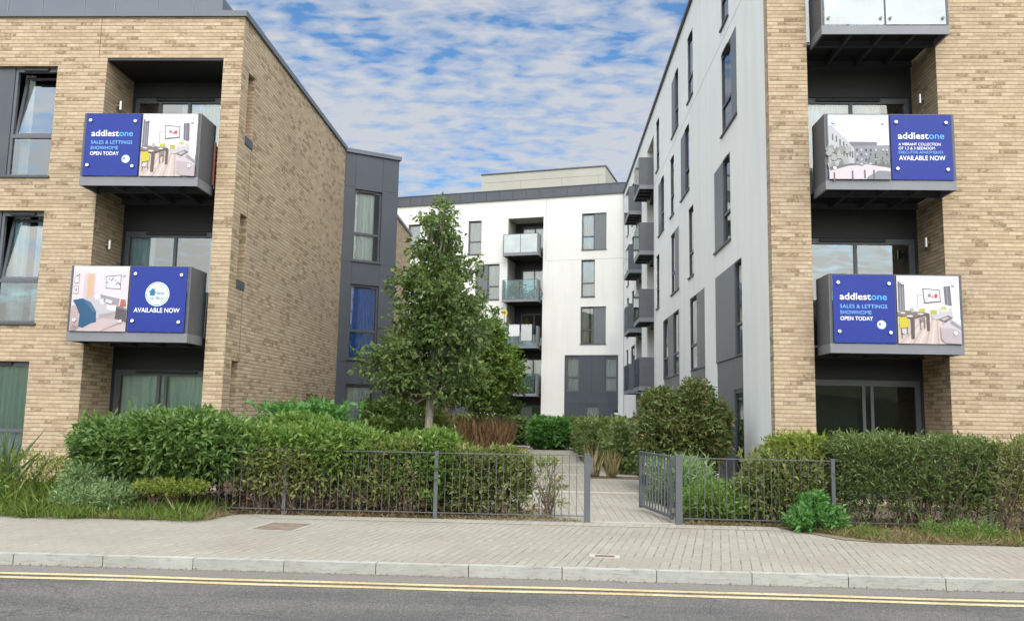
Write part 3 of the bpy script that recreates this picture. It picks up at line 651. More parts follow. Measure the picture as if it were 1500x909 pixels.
# ---------------- right block: brick end and white wing
RBd = thing('white_and_brick_building', 'tall right block, brick towards the street with a long white rendered side wall', 'building', (9, 26, .12))
wall('front_wall', M['brick'], RBd, MF, 4.17, 18, -.1, 14.05, [(4.91, 7.34, .12, 12.6, 1.1)])
wall('brick_return', M['brick'], RBd, T((4.17, 0, 0)) @ Rz(-90), -15.80, -15.55, -.1, 14.05, [])
MRR = MF @ T((0, 1.10, 0))
dr = [(4.96, 7.29, .16, 2.40), (4.96, 7.29, 2.98, 5.22), (4.96, 7.29, 5.92, 8.14), (4.96, 7.29, 8.86, 11.1)]
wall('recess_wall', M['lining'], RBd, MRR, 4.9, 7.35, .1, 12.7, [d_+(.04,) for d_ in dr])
window(RBd, MRR, *dr[0], d=.03, mull=(6.20, 6.36), sill=False, top=.12, fr=.10, glass='glassd', vent=False, name='patio_door')
window(RBd, MRR, *dr[1], d=.03, mull=(6.13,), sill=False, top=.12, fr=.09, name='balcony_door')
window(RBd, MRR, *dr[2], d=.03, mull=(6.13,), sill=False, top=.12, fr=.09, curtain=[(0, .5), (.55, .8)], cmat='blind', name='balcony_door')
window(RBd, MRR, *dr[3], d=.03, mull=(6.13,), sill=False, top=.12, fr=.09, name='balcony_door')
wall_lamp(RBd, 7.26, 16.10, 7.90, -1); wall_lamp(RBd, 7.26, 16.10, 5.03, -1)
rbal = [balcony(RBd, MF, 5.02, 7.35, zb, zb+1.42, infill=inf) for zb, inf in ((2.79, 'glass'), (5.76, 'glass'), (8.72, 'frost'))]
st = MB(MF)
for (a, c) in ((5.08, 6.16), (6.21, 7.29)):
    for xx in (a+.06, c-.06):
        for zz in (9.02, 9.98): st.tube([(xx, -.60, zz), (xx, -.57, zz)], .026, 10)
st.build('glass_fixing', M['fascia'], rbal[2])
MRS = T((4.20, 0, 0)) @ Rz(-90)
RW = [  # Y0, Y1, z0, z1, kind   (w: window near/far, p: panel)
 (18.10, 20.95, 2.96, 5.09, [(18.10, 18.80)], 'A'), (19.10, 20.95, 5.72, 7.79, [(19.10, 19.92)], 'A'), (18.30, 19.98, 8.43, 10.49, [(18.88, 19.98)], 'A'), (19.05, 19.92, 11.13, 13.15, [(19.05, 19.92)], 'A'),
 (22.38, 24.75, 2.96, 5.08, [(23.55, 24.75)], 'B'), (23.98, 24.85, 5.72, 7.79, [(23.98, 24.85)], 'B'), (24.60, 26.20, 8.43, 10.47, [(24.60, 25.42)], 'B'), (23.88, 24.85, 11.13, 13.15, [(23.88, 24.85)], 'B'),
 (26.70, 30.40, 2.96, 5.06, [(26.9, 28.0), (29.2, 30.3)], 'C'), (26.67, 28.40, 5.72, 7.77, [(27.55, 28.40)], 'C'), (27.62, 28.50, 8.43, 10.46, [(27.62, 28.50)], 'C'), (26.62, 28.10, 11.13, 13.12, [(26.62, 27.35)], 'C'),
 (31.35, 32.20, 5.72, 7.77, [(31.35, 32.20)], 'D'), (30.05, 31.60, 8.43, 10.46, [(30.05, 30.85)], 'D'), (31.30, 32.20, 11.13, 13.12, [(31.30, 32.20)], 'D'),
]
for yy, zz in ((40.6, 5.72), (40.6, 8.43), (40.6, 11.13), (43.4, 3.0), (43.2, 5.72), (43.2, 8.43), (43.2, 11.13)): RW.append((yy, yy+.95, zz, zz+2.05, [(yy, yy+.95)], 'E'))
RW.append((40.2, 42.0, 3.0, 5.05, [(40.2, 42.0)], 'E'))
holes = [(-w_[1], -w_[0], w_[2], w_[3], .035) for w_ in RW]
ground_panels = [(18.10, 20.95), (22.38, 24.75), (26.70, 30.40)]
gh = [(-19.15, -18.25, .35, 2.25), (-24.6, -23.6, .35, 2.25)]
holes += [(-b_, -a, .12, 2.96, .10) for a, b_ in ground_panels]
holes += [(-35.2, -33.0, .12, 12.95, 1.6), (-39.6, -37.3, .12, 12.95, 1.6)]
wall('side_wall', M['render'], RBd, MRS, -46.2, -15.80, -.1, 14.0, holes)
for i, (y0, y1, z0, z1, ws, g) in enumerate(RW):
    cov = sorted(ws); cur = y0; pan = []
    for a, c in cov:
        if a-cur > .05: pan.append((-a, -cur))
        cur = c
    if y1-cur > .05: pan.append((-y1, -cur))
    for j, (a, c) in enumerate(cov):
        cs = [None, [(0, .4)], [(.55, 1)], [(0, .35), (.7, 1)]][(i+j) % 4]
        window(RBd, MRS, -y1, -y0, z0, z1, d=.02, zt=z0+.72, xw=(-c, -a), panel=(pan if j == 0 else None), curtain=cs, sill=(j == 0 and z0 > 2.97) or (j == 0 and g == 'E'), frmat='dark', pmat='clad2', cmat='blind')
for a, c in ground_panels:
    pb = MB(MRS); near = [g_ for g_ in gh if -c < g_[0] and g_[1] < -a]
    if near:
        q = near[0]; pb.box(-c+.004, q[0], .03, .10, .12, 2.955); pb.box(q[1], -a-.004, .03, .10, .12, 2.955); pb.box(q[0]+.001, q[1]-.001, .031, .10, q[3], 2.955); pb.box(q[0]+.001, q[1]-.001, .031, .10, .12, q[2])
        window(RBd, MRS, *q, d=.05, zt=.95, frmat='dark', sill=False, vent=False)
    else: pb.box(-c+.004, -a-.004, .03, .10, .12, 2.955)
    for s_ in np.arange(-c+.7, -a-.3, .75):
        pass
    pb.build('ground_cladding', M['clad2'], RBd)
# render expansion joints
rj = MB(MRS)
for (a, c) in ((-46, -39.7), (-37.2, -35.3), (-32.9, -15.85)): rj.box(a, c, -.002, .004, 10.815, 10.828)
rj.build('render_joint', M['fascia'], RBd)
rc = MB(); rc.box(4.12, 4.45, 15.50, 46.2, 14.0, 14.09); rc.box(4.451, 18, 15.50, 15.85, 14.05, 14.16); rc.build('coping', M['clad'], RBd)
box('roof', M['dark'], RBd, Matrix.Identity(4), (4.45, 18, 15.85, 60, 13.9, 14.0))
for (y0, y1) in ((33.0, 35.2), (37.3, 39.6)):
    wall('recess_wall', M['render'], RBd, MRS @ T((0, 1.6, 0)), -y1-.01, -y0+.01, .1, 13, [(-y1+.2, -y0-.2, f_+.1, f_+2.2, .05) for f_ in (.15, 2.86, 5.55, 8.23, 10.92)])
    for f_ in (.15, 2.86, 5.55, 8.23, 10.92):
        window(RBd, MRS @ T((0, 1.6, 0)), -y1+.2, -y0-.2, f_+.1, f_+2.2, d=.02, mull=(-(y0+y1)/2,), sill=False, frmat='dark', name='balcony_door')
    for zb in (2.62, 5.33, 8.02, 10.71):
        balcony(RBd, MRS, -y1+.12, -y0+.02, zb, zb+1.31, front=-.58, back=.0, deck=1.55, infill='glass', side='balc')
        # floor slab behind
        box('floor_slab', M['lining'], RBd, MRS, (-y1+.01, -y0-.01, .10, 1.59, zb-.09, zb+.02))

# ---------------- white block across the courtyard
BBd = thing('white_building', 'white rendered block across the far end of the courtyard with dark parapet', 'building', (-1, 50, .12))
MBk = T((4.2, 45.9, 0)) @ Rz(-15.5)
bw = [  # x0,x1,z0,z1,window part
 (-2.42, -1.0, 10.88, 12.98, (-2.42, -1.70)), (-2.43, -1.65, 8.21, 10.31, (-2.43, -1.65)), (-2.45, -1.01, 5.56, 7.65, (-2.45, -1.70)),
 (-9.30, -8.47, 10.88, 12.91, (-9.30, -8.47)), (-8.78, -7.30, 8.18, 10.28, (-8.05, -7.30)), (-9.30, -8.47, 5.56, 7.62, (-9.30, -8.47)),
 (-8.78, -7.30, 2.95, 4.95, (-8.78, -8.05)), (-13.2, -12.4, 10.88, 12.9, (-13.2, -12.4)), (-12.6, -11.8, 8.2, 10.28, (-12.6, -11.8))]
holes = [q[:4]+(.14,) for q in bw]+[(-3.34, -.31, .12, 4.95, .06), (-6.83, -4.68, .12, 12.93, 1.5), (-11.3, -8.3, .12, 2.55, .06)]
wall('front_wall', M['render_dimmed'], BBd, MBk, -17, -.02, -.1, 14.05, holes)
for i, (x0, x1, z0, z1, xw) in enumerate(bw):
    pan = [(a, c) for a, c in ((x0, xw[0]), (xw[1], x1)) if c-a > .05]
    window(BBd, MBk, x0, x1, z0, z1, d=.10, zt=z0+.78, xw=xw, panel=pan or None, curtain=[[(0, 1)], [(0, 1)], [(0, .6), (.8, 1)]][i % 3], cmat='blind', frmat='dark', pmat='clad2')
cl = wall('cladding', M['clad'], BBd, MBk @ T((0, .05, 0)), -3.34, -.31, .12, 4.95, [(-3.27, -2.52, 2.92, 4.84, .08), (-1.08, -.38, 2.92, 4.84, .08), (-2.16, -1.36, .6, 2.18, .08)])
cj = MB(MBk); cj.box(-3.3, -.35, .044, .049, 2.78, 2.79); cj.box(-3.3, -.35, .044, .049, 2.24, 2.25); cj.box(-1.81, -1.80, .044, .049, 2.8, 4.95); cj.build('panel_joint', M['steel'], cl)
for q, cu in (((-3.27, -2.52, 2.92, 4.84), [(0, 1)]), ((-1.08, -.38, 2.92, 4.84), [(0, 1)]), ((-2.16, -1.36, .6, 2.18), [(0, 1)])):
    window(BBd, MBk @ T((0, .05, 0)), *q, d=.04, zt=(3.72 if q[2] > 2 else None), curtain=cu, cmat='curt', sill=False, vent=False, frmat='frame', glass='glassb')
wall('cladding', M['clad'], BBd, MBk @ T((0, .05, 0)), -11.3, -8.3, .12, 2.55, [(-9.2, -8.5, .6, 2.0, .08)])
window(BBd, MBk @ T((0, .05, 0)), -9.2, -8.5, .6, 2.0, d=.04, curtain=[(0, 1)], sill=False, vent=False)
# bulkhead lamp
bl = MB(MBk @ T((-.37, -.005, 1.80)))
for k in range(12):
    a0, a1 = math.pi*(1+k/12), math.pi*(1+(k+1)/12)
    for j in range(3):
        r0_, r1_ = [.17, .155, .11, 0][j], [.17, .155, .11, 0][j+1]; y0_, y1_ = [0, -.05, -.08, -.09][j], [0, -.05, -.08, -.09][j+1]
        bl.face([(r0_*math.cos(a0), y0_, r0_*math.sin(a0)), (r0_*math.cos(a1), y0_, r0_*math.sin(a1)), (r1_*math.cos(a1), y1_, r1_*math.sin(a1)), (r1_*math.cos(a0), y1_, r1_*math.sin(a0))])
lampo = bl.build('wall_lamp', M['white'], BBd)
lb2 = MB(MBk @ T((-.37, .02, 1.80))); lb2.disc((0, 0), .19, 0, 24); lb2.build('lamp_rim', M['steel'], lampo)
rj = MB(MBk)
for a, c in ((-17, -6.9), (-4.6, -.05)): rj.box(a, c, -.002, .004, 10.33, 10.345)
rj.box(-4.52, -4.505, -.002, .004, 10.4, 14.0); rj.build('render_joint', M['fascia'], BBd)
pp = MB(MBk); pp.box(-17, .06, -.06, .35, 14.05, 14.62); PP_ = pp.build('parapet', M['dark'], BBd)
ps = MB(MBk)
for xx in np.arange(-16.4, 0, .82): ps.box(xx-.02, xx+.02, -.085, -.058, 14.06, 14.60)
ps.box(-17, .08, -.10, -.055, 14.03, 14.075); ps.box(-17, .08, -.09, .36, 14.60, 14.645); ps.build('standing_seam', M['clad'], PP_)
box('roof', M['dark'], BBd, MBk, (-17, 0, .35, 14, 13.9, 14.0))
rbx = MB(MBk); rbx.box(-10.75, -2.30, 6, 12, 14.0, 17.5); rx = rbx.build('rooftop_box', M['roofgrey'], BBd)
ct = MB(MBk); ct.box(-10.8, -2.25, 5.95, 12.05, 17.5, 17.58); ct.build('box_coping', M['dark'], rx)
cj = MB(MBk); cj.box(-10.5, -2.5, 5.992, 5.999, 16.95, 16.97)
for xx in (-8.0, -5.2, -2.75): cj.box(xx, xx+.02, 5.992, 5.999, 14.5, 16.95)
cj.build('panel_joint', M['fascia'], rx)
fl = (.15, 2.86, 5.50, 8.12, 10.75)
MBR = MBk @ T((0, 1.5, 0))
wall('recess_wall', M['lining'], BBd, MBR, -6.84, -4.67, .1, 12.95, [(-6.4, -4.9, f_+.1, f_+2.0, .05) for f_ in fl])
jw = MB(MBk); jw.box(-6.829, -6.80, .02, 1.49, .12, 12.92); jw.build('recess_side', M['roofgrey'], BBd)
for k, f_ in enumerate(fl):
    window(BBd, MBR, -6.4, -4.9, f_+.1, f_+2.0, d=.02, mull=(-5.62,), sill=False, frmat='frame', curtain=[[(0, .48)], [(0, .4), (.6, 1)], None, [(0, 1)], [(0, 1)]][k], cmat='blind', name='balcony_door', vent=False)
bbal = []
for zb, inf in ((2.62, 'balglass'), (5.30, 'balglass'), (7.95, 'balglass'), (10.61, 'frost')):
    bbal.append(balcony(BBd, MBk, -6.93, -4.82, zb, zb+1.27, front=-.55, back=.05, deck=1.45, infill=inf, side='fascia', fas=.16))
    box('floor_slab', M['lining'], BBd, MBk, (-6.82, -4.69, .06, 1.49, zb-.05, zb+.03))

# ================================================================== SIGNS ON THE BALCONIES
CM = {}
def flat(name, col, rough=.35):
    if name not in CM:
        mt, n, b = newmat(name); v = coord(n, 'Object'); f = noise(n, v, 2.0, 3)
        L(n, ramp(n, f, [(.3, tuple(c*.95 for c in col)), (.7, tuple(min(1, c*1.04) for c in col))]), b.inputs['Base Color'])
        b.inputs['Roughness'].default_value = max(rough, .45); b.inputs['Specular IOR Level'].default_value = .25; CM[name] = mt
    return CM[name]
BLUE = (.018, .034, .225); WHT = (.80, .80, .82); CYAN = (.10, .42, .85); LCY = (.17, .42, .80)
def sign_base(x0, x1, zb, label, group, plate):
    y = 14.985
    R = thing('advertising_sign', label, 'sign', ((x0+x1)/2, y, zb), group)
    b = MB(); b.box(x0, x1, y-.008, y, zb, zb+1.215)
    b.build('sign_board', plate, R); return R, y-.008
def studs(R, x0, x1, zb, y):
    w_, h_ = x1-x0, 1.215
    for u, v in ((.085, .115), (.905, .125), (.085, .835), (.905, .845)):
        b = MB(); cx, cz = x0+u*w_, zb+(1-v)*h_
        b.tube([(cx, y+.001, cz), (cx, y-.022, cz)], [.017, .017], 12); b.tube([(cx, y-.022, cz), (cx, y-.034, cz)], [.031, .028], 14)
        s_ = b.build('fixing_stud', M['white'], R); c = MB(); c.disc((cx, cz), .012, y-.0345, 10); c.build('stud_cap', M['fascia'], s_)
def logo_disc(R, cx, cz, r, y, small=False):
    b = MB(); b.disc((cx, cz), r, y-.002, 36, 0); b.disc((cx, cz), r*.93, y-.0035, 36, 1, r0=r*.87)
    hx, hz, s_ = cx-r*.42, cz+r*.12, r*.62
    for q in ([(-.55, .0), (.0, .62), (.55, .0)], [(-.33, .02), (.33, .02), (.33, -.42), (-.33, -.42)], [(.22, .35), (.40, .35), (.40, .6), (.22, .6)]):
        b.face([(hx+a*s_, y-.004-.0003*len(q), hz+c*s_) for a, c in q], 1)
    o = b.build('logo', [flat('logo_white', (.74, .82, .82)), flat('logo_teal', (.035, .16, .28))], R)
    if not small:
        text_mesh('Help', cx-r*.26, cx+r*.62, cz-r*.02, r*.27, y-.0055, flat('logo_teal', (.035, .16, .28)), R, .012)
        text_mesh('to Buy', cx-r*.58, cx+r*.56, cz-r*.46, r*.27, y-.0055, flat('logo_teal', (.035, .16, .28)), R, .012)
    else:
        text_mesh('Help', cx-r*.2, cx+r*.66, cz-r*.02, r*.25, y-.0055, flat('logo_grey', (.35, .42, .45)), R, 0)
        text_mesh('to Buy', cx-r*.5, cx+r*.5, cz-r*.46, r*.22, y-.0055, flat('logo_grey', (.35, .42, .45)), R, 0)
def brand(R, U, V, w_, u0, u1, vb, y):
    us = u0+(u1-u0)*.665
    text_mesh('addlest', U(u0), U(us-.004), V(vb), .118, y-.003, flat('sign_white', WHT), R, .012)
    text_mesh('one', U(us+.004), U(u1), V(vb), .118, y-.003, flat('sign_cyan', CYAN), R, .004)
def blue_sign(x0, x1, zb, label, kind_, group):
    R, y = sign_base(x0, x1, zb, label, group, flat('sign_blue', BLUE, .3)); w_ = x1-x0; U = lambda u: x0+u*w_; V = lambda v: zb+(1-v)*1.215
    W_, Cc = flat('sign_white', WHT), flat('sign_light_blue', LCY)
    if kind_ == 'open':
        brand(R, U, V, w_, .11, .87, .365, y)
        text_mesh('SALES & LETTINGS', U(.11), U(.87), V(.49), .066, y-.003, Cc, R, .003); text_mesh('SHOWHOME', U(.11), U(.615), V(.58), .066, y-.003, Cc, R, .003)
        text_mesh('OPEN TODAY', U(.11), U(.635), V(.67), .068, y-.003, W_, R, .010); logo_disc(R, U(.77), V(.73), .078, y, True)
    elif kind_ == 'vibrant':
        brand(R, U, V, w_, .115, .875, .37, y)
        text_mesh('A VIBRANT COLLECTION', U(.12), U(.81), V(.475), .050, y-.003, W_, R, .006); text_mesh('OF 1,2 & 3 BEDROOM', U(.12), U(.715), V(.537), .050, y-.003, W_, R, .006)
        text_mesh('EXECUTIVE APARTMENTS', U(.12), U(.845), V(.60), .050, y-.003, Cc, R, .002); text_mesh('AVAILABLE NOW', U(.12), U(.88), V(.70), .083, y-.003, W_, R, .010)
    else:
        logo_disc(R, U(.49), V(.42), .225, y); text_mesh('AVAILABLE NOW', U(.09), U(.905), V(.70), .083, y-.003, W_, R, .010)
    studs(R, x0, x1, zb, y); return R
def picture_sign(x0, x1, zb, label, polys, group):
    R, y = sign_base(x0, x1, zb, label, group, flat('print_pale', (.70, .69, .74), .3)); w_ = x1-x0
    mats, b = [], MB()
    for i, (col, pts) in enumerate(polys):
        col = tuple(c*.80 for c in col)
        mt = flat('print_%02d_%02d_%02d' % tuple(int(c*99) for c in col), col, .3)
        if mt not in mats: mats.append(mt)
        b.face([(x0+u*w_, y-.0008-.00035*i, zb+(1-v)*1.215) for u, v in pts][::-1], mats.index(mt))
    b.build('printed_picture', mats, R); studs(R, x0, x1, zb, y); return R
def rect(u0, v0, u1, v1): return [(u0, v0), (u1, v0), (u1, v1), (u0, v1)]
def blob(u, v, ru, rv, n=9, j=.2):
    return [(u+ru*(1+random.uniform(-j, j))*math.cos(t), v+rv*(1+random.uniform(-j, j))*math.sin(t)) for t in [2*math.pi*k/n for k in range(n)]]
def living():
    P = [((.74, .73, .79), rect(.0, .0, 1, 1)), ((.64, .62, .68), [(0, 0), (1, 0), (1, .03), (.6, .09), (.2, .05), (0, .10)]),
         ((.80, .81, .86), [(.13, .12), (.33, .15), (.33, .50), (.13, .54)]), ((.58, .56, .62), rect(.30, .13, .315, .5)),
         ((.60, .50, .47), [(0, .72), (.35, .56), (.7, .58), (1, .70), (1, 1), (0, 1)])]
    for k in range(9): P.append(((.72, .61, .57) if k % 2 else (.50, .39, .36), [(.02+.1*k, 1), (.05+.1*k, 1), (.45+.03*k, .60), (.44+.03*k, .60)]))
    P += [((.17, .16, .19), [(.015, .09), (.12, .11), (.12, .51), (.015, .53)]), ((.33, .31, .36), [(.045, .09), (.06, .1), (.06, .52), (.045, .53)]), ((.33, .31, .36), [(.085, .1), (.097, .1), (.097, .52), (.085, .52)]),
          ((.17, .16, .19), [(.75, .155), (.855, .145), (.87, .44), (.765, .42)]), ((.33, .31, .36), [(.79, .15), (.80, .15), (.815, .43), (.80, .43)]),
          ((.16, .13, .14), [(.41, .185), (.69, .205), (.695, .385), (.43, .41)]), ((.78, .77, .80), [(.425, .20), (.677, .218), (.68, .372), (.442, .392)]),
          ((.30, .25, .27), blob(.52, .29, .03, .03)), ((.55, .08, .10), blob(.62, .30, .03, .035)), ((.60, .25, .26), blob(.57, .31, .022, .02)),
          ((.20, .18, .2), rect(.325, .285, .33, .48)), ((.20, .18, .2), rect(.33, .285, .40, .29)),
          ((.52, .50, .54), [(.52, .50), (.86, .47), (.88, .60), (.72, .64), (.56, .64)]), ((.72, .70, .74), [(.54, .49), (.66, .49), (.66, .56), (.54, .57)]), ((.72, .70, .74), [(.68, .44), (.80, .44), (.82, .52), (.69, .53)]),
          ((.45, .42, .06), [(.54, .505), (.63, .51), (.62, .57), (.53, .565)]), ((.50, .50, .16), [(.70, .455), (.78, .45), (.78, .5), (.70, .505)]), ((.46, .46, .10), [(.34, .49), (.44, .48), (.44, .54), (.35, .55)]),
          ((.19, .17, .18), [(.64, .64), (.80, .58), (.88, .62), (.76, .68)]), ((.45, .43, .44), [(.68, .64), (.78, .60), (.82, .62), (.73, .66)]),
          ((.13, .10, .095), [(0, .55), (.12, .52), (.50, .555), (.50, .575), (.22, .645), (0, .60)]), ((.22, .17, .155), [(0, .545), (.12, .515), (.49, .55), (.22, .625), (0, .585)]),
          ((.13, .10, .095), [(.20, .63), (.265, .63), (.255, .93), (.205, .93)]), ((.13, .10, .095), [(.455, .575), (.505, .57), (.50, .81), (.46, .81)]),
          ((.24, .20, .20), [(.34, .63), (.43, .61), (.43, .67), (.35, .69)]), ((.13, .10, .095), rect(.35, .66, .362, .80)), ((.13, .10, .095), rect(.415, .66, .427, .78)),
          ((.58, .50, .05), [(.01, .62), (.13, .61), (.175, .67), (.165, .76), (.03, .78)]), ((.13, .10, .095), [(.04, .78), (.052, .78), (.06, .93), (.05, .93)]), ((.13, .10, .095), rect(.14, .76, .15, .88)),
          ((.76, .76, .8), blob(.08, .555, .04, .012)), ((.76, .76, .8), blob(.19, .60, .05, .014)), ((.76, .76, .8), blob(.36, .565, .045, .012)), ((.40, .44, .38), blob(.23, .51, .035, .04)),
          ((.47, .40, .43), [(.67, .76), (.80, .66), (.86, .63), (1, .68), (1, 1), (.74, .985), (.68, .93)]), ((.56, .50, .54), [(.67, .76), (.80, .66), (1, .78), (1, .83), (.9, .78)]),
          ((.30, .30, .33), [(.82, .70), (.86, .66), (1, .76), (1, .80)]), ((.66, .66, .70), [(.85, .645), (.92, .60), (1, .65), (1, .74)])]
    return P
def bedroom():
    P = [((.66, .58, .62), rect(0, 0, 1, 1)), ((.72, .68, .72), [(0, 0), (1, 0), (1, .06), (.45, .10), (0, .05)]), ((.58, .49, .52), rect(.20, .12, .40, .50)),
         ((.62, .42, .28), rect(.265, .12, .37, .50)), ((.70, .62, .66), rect(.41, .1, 1, .52)),
         ((.20, .18, .19), [(.585, .155), (.86, .13), (.865, .36), (.595, .345)]), ((.70, .70, .72), [(.597, .168), (.848, .145), (.852, .345), (.607, .332)])]
    for k in range(10): P.append(((.32, .30, .33), blob(.625+.025*k+random.uniform(-.01, .01), random.uniform(.18, .31), .012, .02)))
    P += [((.3, .27, .28), rect(.03, .16, .11, .27)), ((.75, .72, .74), rect(.04, .17, .10, .26)), ((.3, .27, .28), rect(.03, .31, .11, .43)), ((.75, .72, .74), rect(.04, .32, .10, .42)), ((.25, .25, .27), blob(.07, .37, .015, .03)),
          ((.46, .36, .36), [(0, .62), (.4, .55), (1, .70), (1, 1), (0, 1)]), ((.54, .44, .45), [(.05, 1), (.55, .8), (1, .83), (1, 1)]),
          ((.34, .30, .33), [(.48, .43), (.86, .50), (.83, .62), (.45, .53)]), ((.50, .47, .51), [(.15, .52), (.42, .46), (.75, .64), (.83, .72), (.52, .78), (.40, .86), (.15, .80)]),
          ((.36, .33, .37), [(.50, .75), (.83, .69), (.84, .73), (.53, .80)]), ((.74, .72, .75), [(.40, .46), (.50, .43), (.53, .50), (.43, .52)]), ((.76, .74, .77), [(.50, .52), (.60, .49), (.64, .56), (.54, .59)]),
          ((.30, .30, .33), [(.58, .47), (.78, .52), (.75, .60), (.57, .55)]), ((.60, .60, .63), [(.62, .50), (.74, .53), (.72, .58), (.61, .55)]), ((.72, .70, .73), [(.64, .60), (.82, .60), (.80, .69), (.66, .67)]),
          ((.035, .10, .20), [(.03, .53), (.20, .50), (.36, .56), (.46, .70), (.47, .86), (.38, .88), (.24, .95), (.16, .93), (.17, .75), (.10, .62)]), ((.07, .15, .26), [(.20, .50), (.36, .56), (.46, .70), (.42, .72), (.30, .60)]),
          ((.12, .10, .11), [(.82, .63), (1, .68), (1, .86), (.80, .80)]), ((.25, .22, .23), [(.82, .62), (.87, .61), (1, .65), (1, .68)]), ((.48, .13, .10), [(.89, .51), (.96, .51), (.985, .61), (.875, .61)]), ((.12, .1, .1), rect(.925, .61, .935, .65)),
          ((.30, .24, .25), [(.05, .90), (.17, .93), (.12, 1), (.02, 1)]), ((.3, .27, .28), [(.55, 1), (.57, 1), (.95, .85), (.94, .84)])]
    return P
def courtyard():
    P = [((.74, .76, .84), rect(0, 0, 1, 1)), ((.62, .68, .82), [(0, 0), (1, 0), (1, .12), (0, .22)]), ((.80, .80, .86), [(0, .3), (1, .3), (1, .55), (0, .55)]),
         ((.20, .20, .23), [(.34, .42), (.80, .42), (.80, .50), (.34, .50)]), ((.27, .27, .31), [(.34, .49), (1, .47), (1, .82), (.34, .82)]),
         ((.47, .47, .50), [(0, .16), (.06, .17), (.29, .38), (.36, .46), (.42, .52), (.42, .84), (0, .84)])]
    for k, (u, v) in enumerate(((.06, .30), (.12, .33), (.18, .38), (.24, .42), (.29, .46), (.06, .48), (.12, .50), (.18, .53), (.24, .56), (.29, .58), (.34, .55), (.38, .57))): P.append(((.13, .13, .15), rect(u, v, u+.022, v+.10)))
    for u in (.45, .52, .60, .68, .76, .88, .94):
        for v in (.53, .60, .68, .75): P.append(((.10, .10, .12) if int(u*100+v*100) % 3 else (.5, .5, .54), rect(u, v, u+.03, v+.035)))
    for _ in range(16): P.append((random.choice([(.27, .28, .27), (.20, .21, .20), (.36, .37, .35)]), blob(random.uniform(.0, .32), random.uniform(.52, .80), .05, .06, 9, .4)))
    for _ in range(9): P.append((random.choice([(.24, .26, .25), (.18, .19, .19)]), blob(random.uniform(.68, .98), random.uniform(.62, .78), .04, .06, 9, .4)))
    P += [((.16, .17, .16), [(0, .82), (.35, .76), (1, .77), (1, .83), (.35, .80), (.1, .87)]), ((.63, .56, .60), [(0, .88), (.30, .80), (.62, .775), (1, .83), (1, 1), (0, 1)]), ((.24, .25, .29), [(.63, .96), (.80, .87), (1, .88), (1, 1), (.6, 1)]),
          ((.70, .70, .72), [(.49, .775), (.53, .755), (.56, .775)]), ((.66, .66, .70), [(.64, .775), (.67, .75), (.71, .77)]), ((.28, .24, .25), rect(.48, .78, .56, .80))]
    for u, v in ((.06, .9), (.36, .87), (.56, .86), (.71, .86)): P.append(((.17, .15, .16), rect(u, v, u+.028, v+.13)))
    return P
ls = lambda x0, x1: ((x0+.06, (x0+x1)/2-.018), ((x0+x1)/2+.018, x1-.06))
(a0, a1), (c0, c1) = ls(-8.87, -6.60); (d0, d1), (f0, f1) = ls(5.02, 7.35)
gsg = 'advertising panels bolted to the balcony fronts'
blue_sign(a0, a1, 5.912, 'blue open today sign on the upper balcony of the left building', 'open', gsg)
picture_sign(c0, c1, 5.912, 'living room photo panel with yellow chair on the upper balcony of the left building', living(), gsg)
picture_sign(a0, a1, 2.972, 'bedroom photo panel with a dark blue bed throw on the lower left balcony', bedroom(), gsg)
blue_sign(c0, c1, 2.972, 'blue sign with a large round white logo above the words available now', 'help', gsg)
picture_sign(d0, d1, 5.942, 'pale photo panel of a courtyard between flats on the right building', courtyard(), gsg)
blue_sign(f0, f1, 5.942, 'blue sign advertising one two and three bedroom executive apartments available now', 'vibrant', gsg)
blue_sign(d0, d1, 2.972, 'blue sign reading open today on the lowest balcony of the right building', 'open', gsg)
picture_sign(f0, f1, 2.972, 'living room photo panel with yellow chair on the lowest balcony of the right building', living(), gsg)

# ================================================================== RAILINGS AND GATE
FY = 12.02; ZT = 1.045
def post(P, x, w_, zt, y=FY):
    b = MB(); b.box(x-w_/2, x+w_/2, y-w_/2, y+w_/2, .121, zt); b.box(x-w_/2-.004, x+w_/2+.004, y-w_/2-.004, y+w_/2+.004, zt, zt+.012)
    o = b.build('post', M['rail'], P); return o
def panel(P, x0, x1, zt=ZT, y=FY, sp=.105):
    b = MB(); b.box(x0, x1, y-.02, y+.02, zt-.012, zt); b.box(x0, x1, y-.015, y+.015, .20, .212)
    n = int(round((x1-x0)/sp)); 
    for k in range(1, n):
        x = x0+(x1-x0)*k/n; b.tube([(x, y, .206), (x, y, zt-.011)], .0052, 6, cap=False)
    return b.build('railing_panel', M['rail'], P)
RL = thing('railing', 'grey bar railing along the back of the pavement left of the gateway', 'railing', (-2, FY, .12), 'grey metal railings along the pavement')
panel(RL, -5.6, -3.745); panel(RL, -3.695, -1.575); panel(RL, -1.525, .545)
post(RL, -3.72, .05, ZT+.015); post(RL, -1.55, .055, ZT+.015); post(RL, -5.62, .05, ZT+.015); pw = post(RL, .59, .085, ZT+.005)
lb = MB(); lb.box(.632, .665, FY-.035, FY+.035, .80, 1.02); lb.box(.665, .670, FY-.012, FY+.012, .86, .96); lb.build('lock_keep', M['rail'], pw)
RR = thing('railing', 'grey bar railing half hidden in the shrubs right of the open gate', 'railing', (4, FY, .12), 'grey metal railings along the pavement')
gp = post(RR, 1.87, .09, ZT+.02); panel(RR, 1.92, 3.98); post(RR, 4.005, .05, ZT+.015); panel(RR, 4.03, 6.1); post(RR, 6.125, .05, ZT+.015); panel(RR, 6.15, 8.2)
GT = thing('gate', 'grey metal garden gate standing open into the courtyard', 'gate', (1.83, 12.12, .12))
gv = Vector((1.525-1.80, 13.72-12.16)); gl_ = gv.length; MG = T((1.80, 12.16, 0)) @ Rz(math.degrees(math.atan2(gv.y, gv.x)))
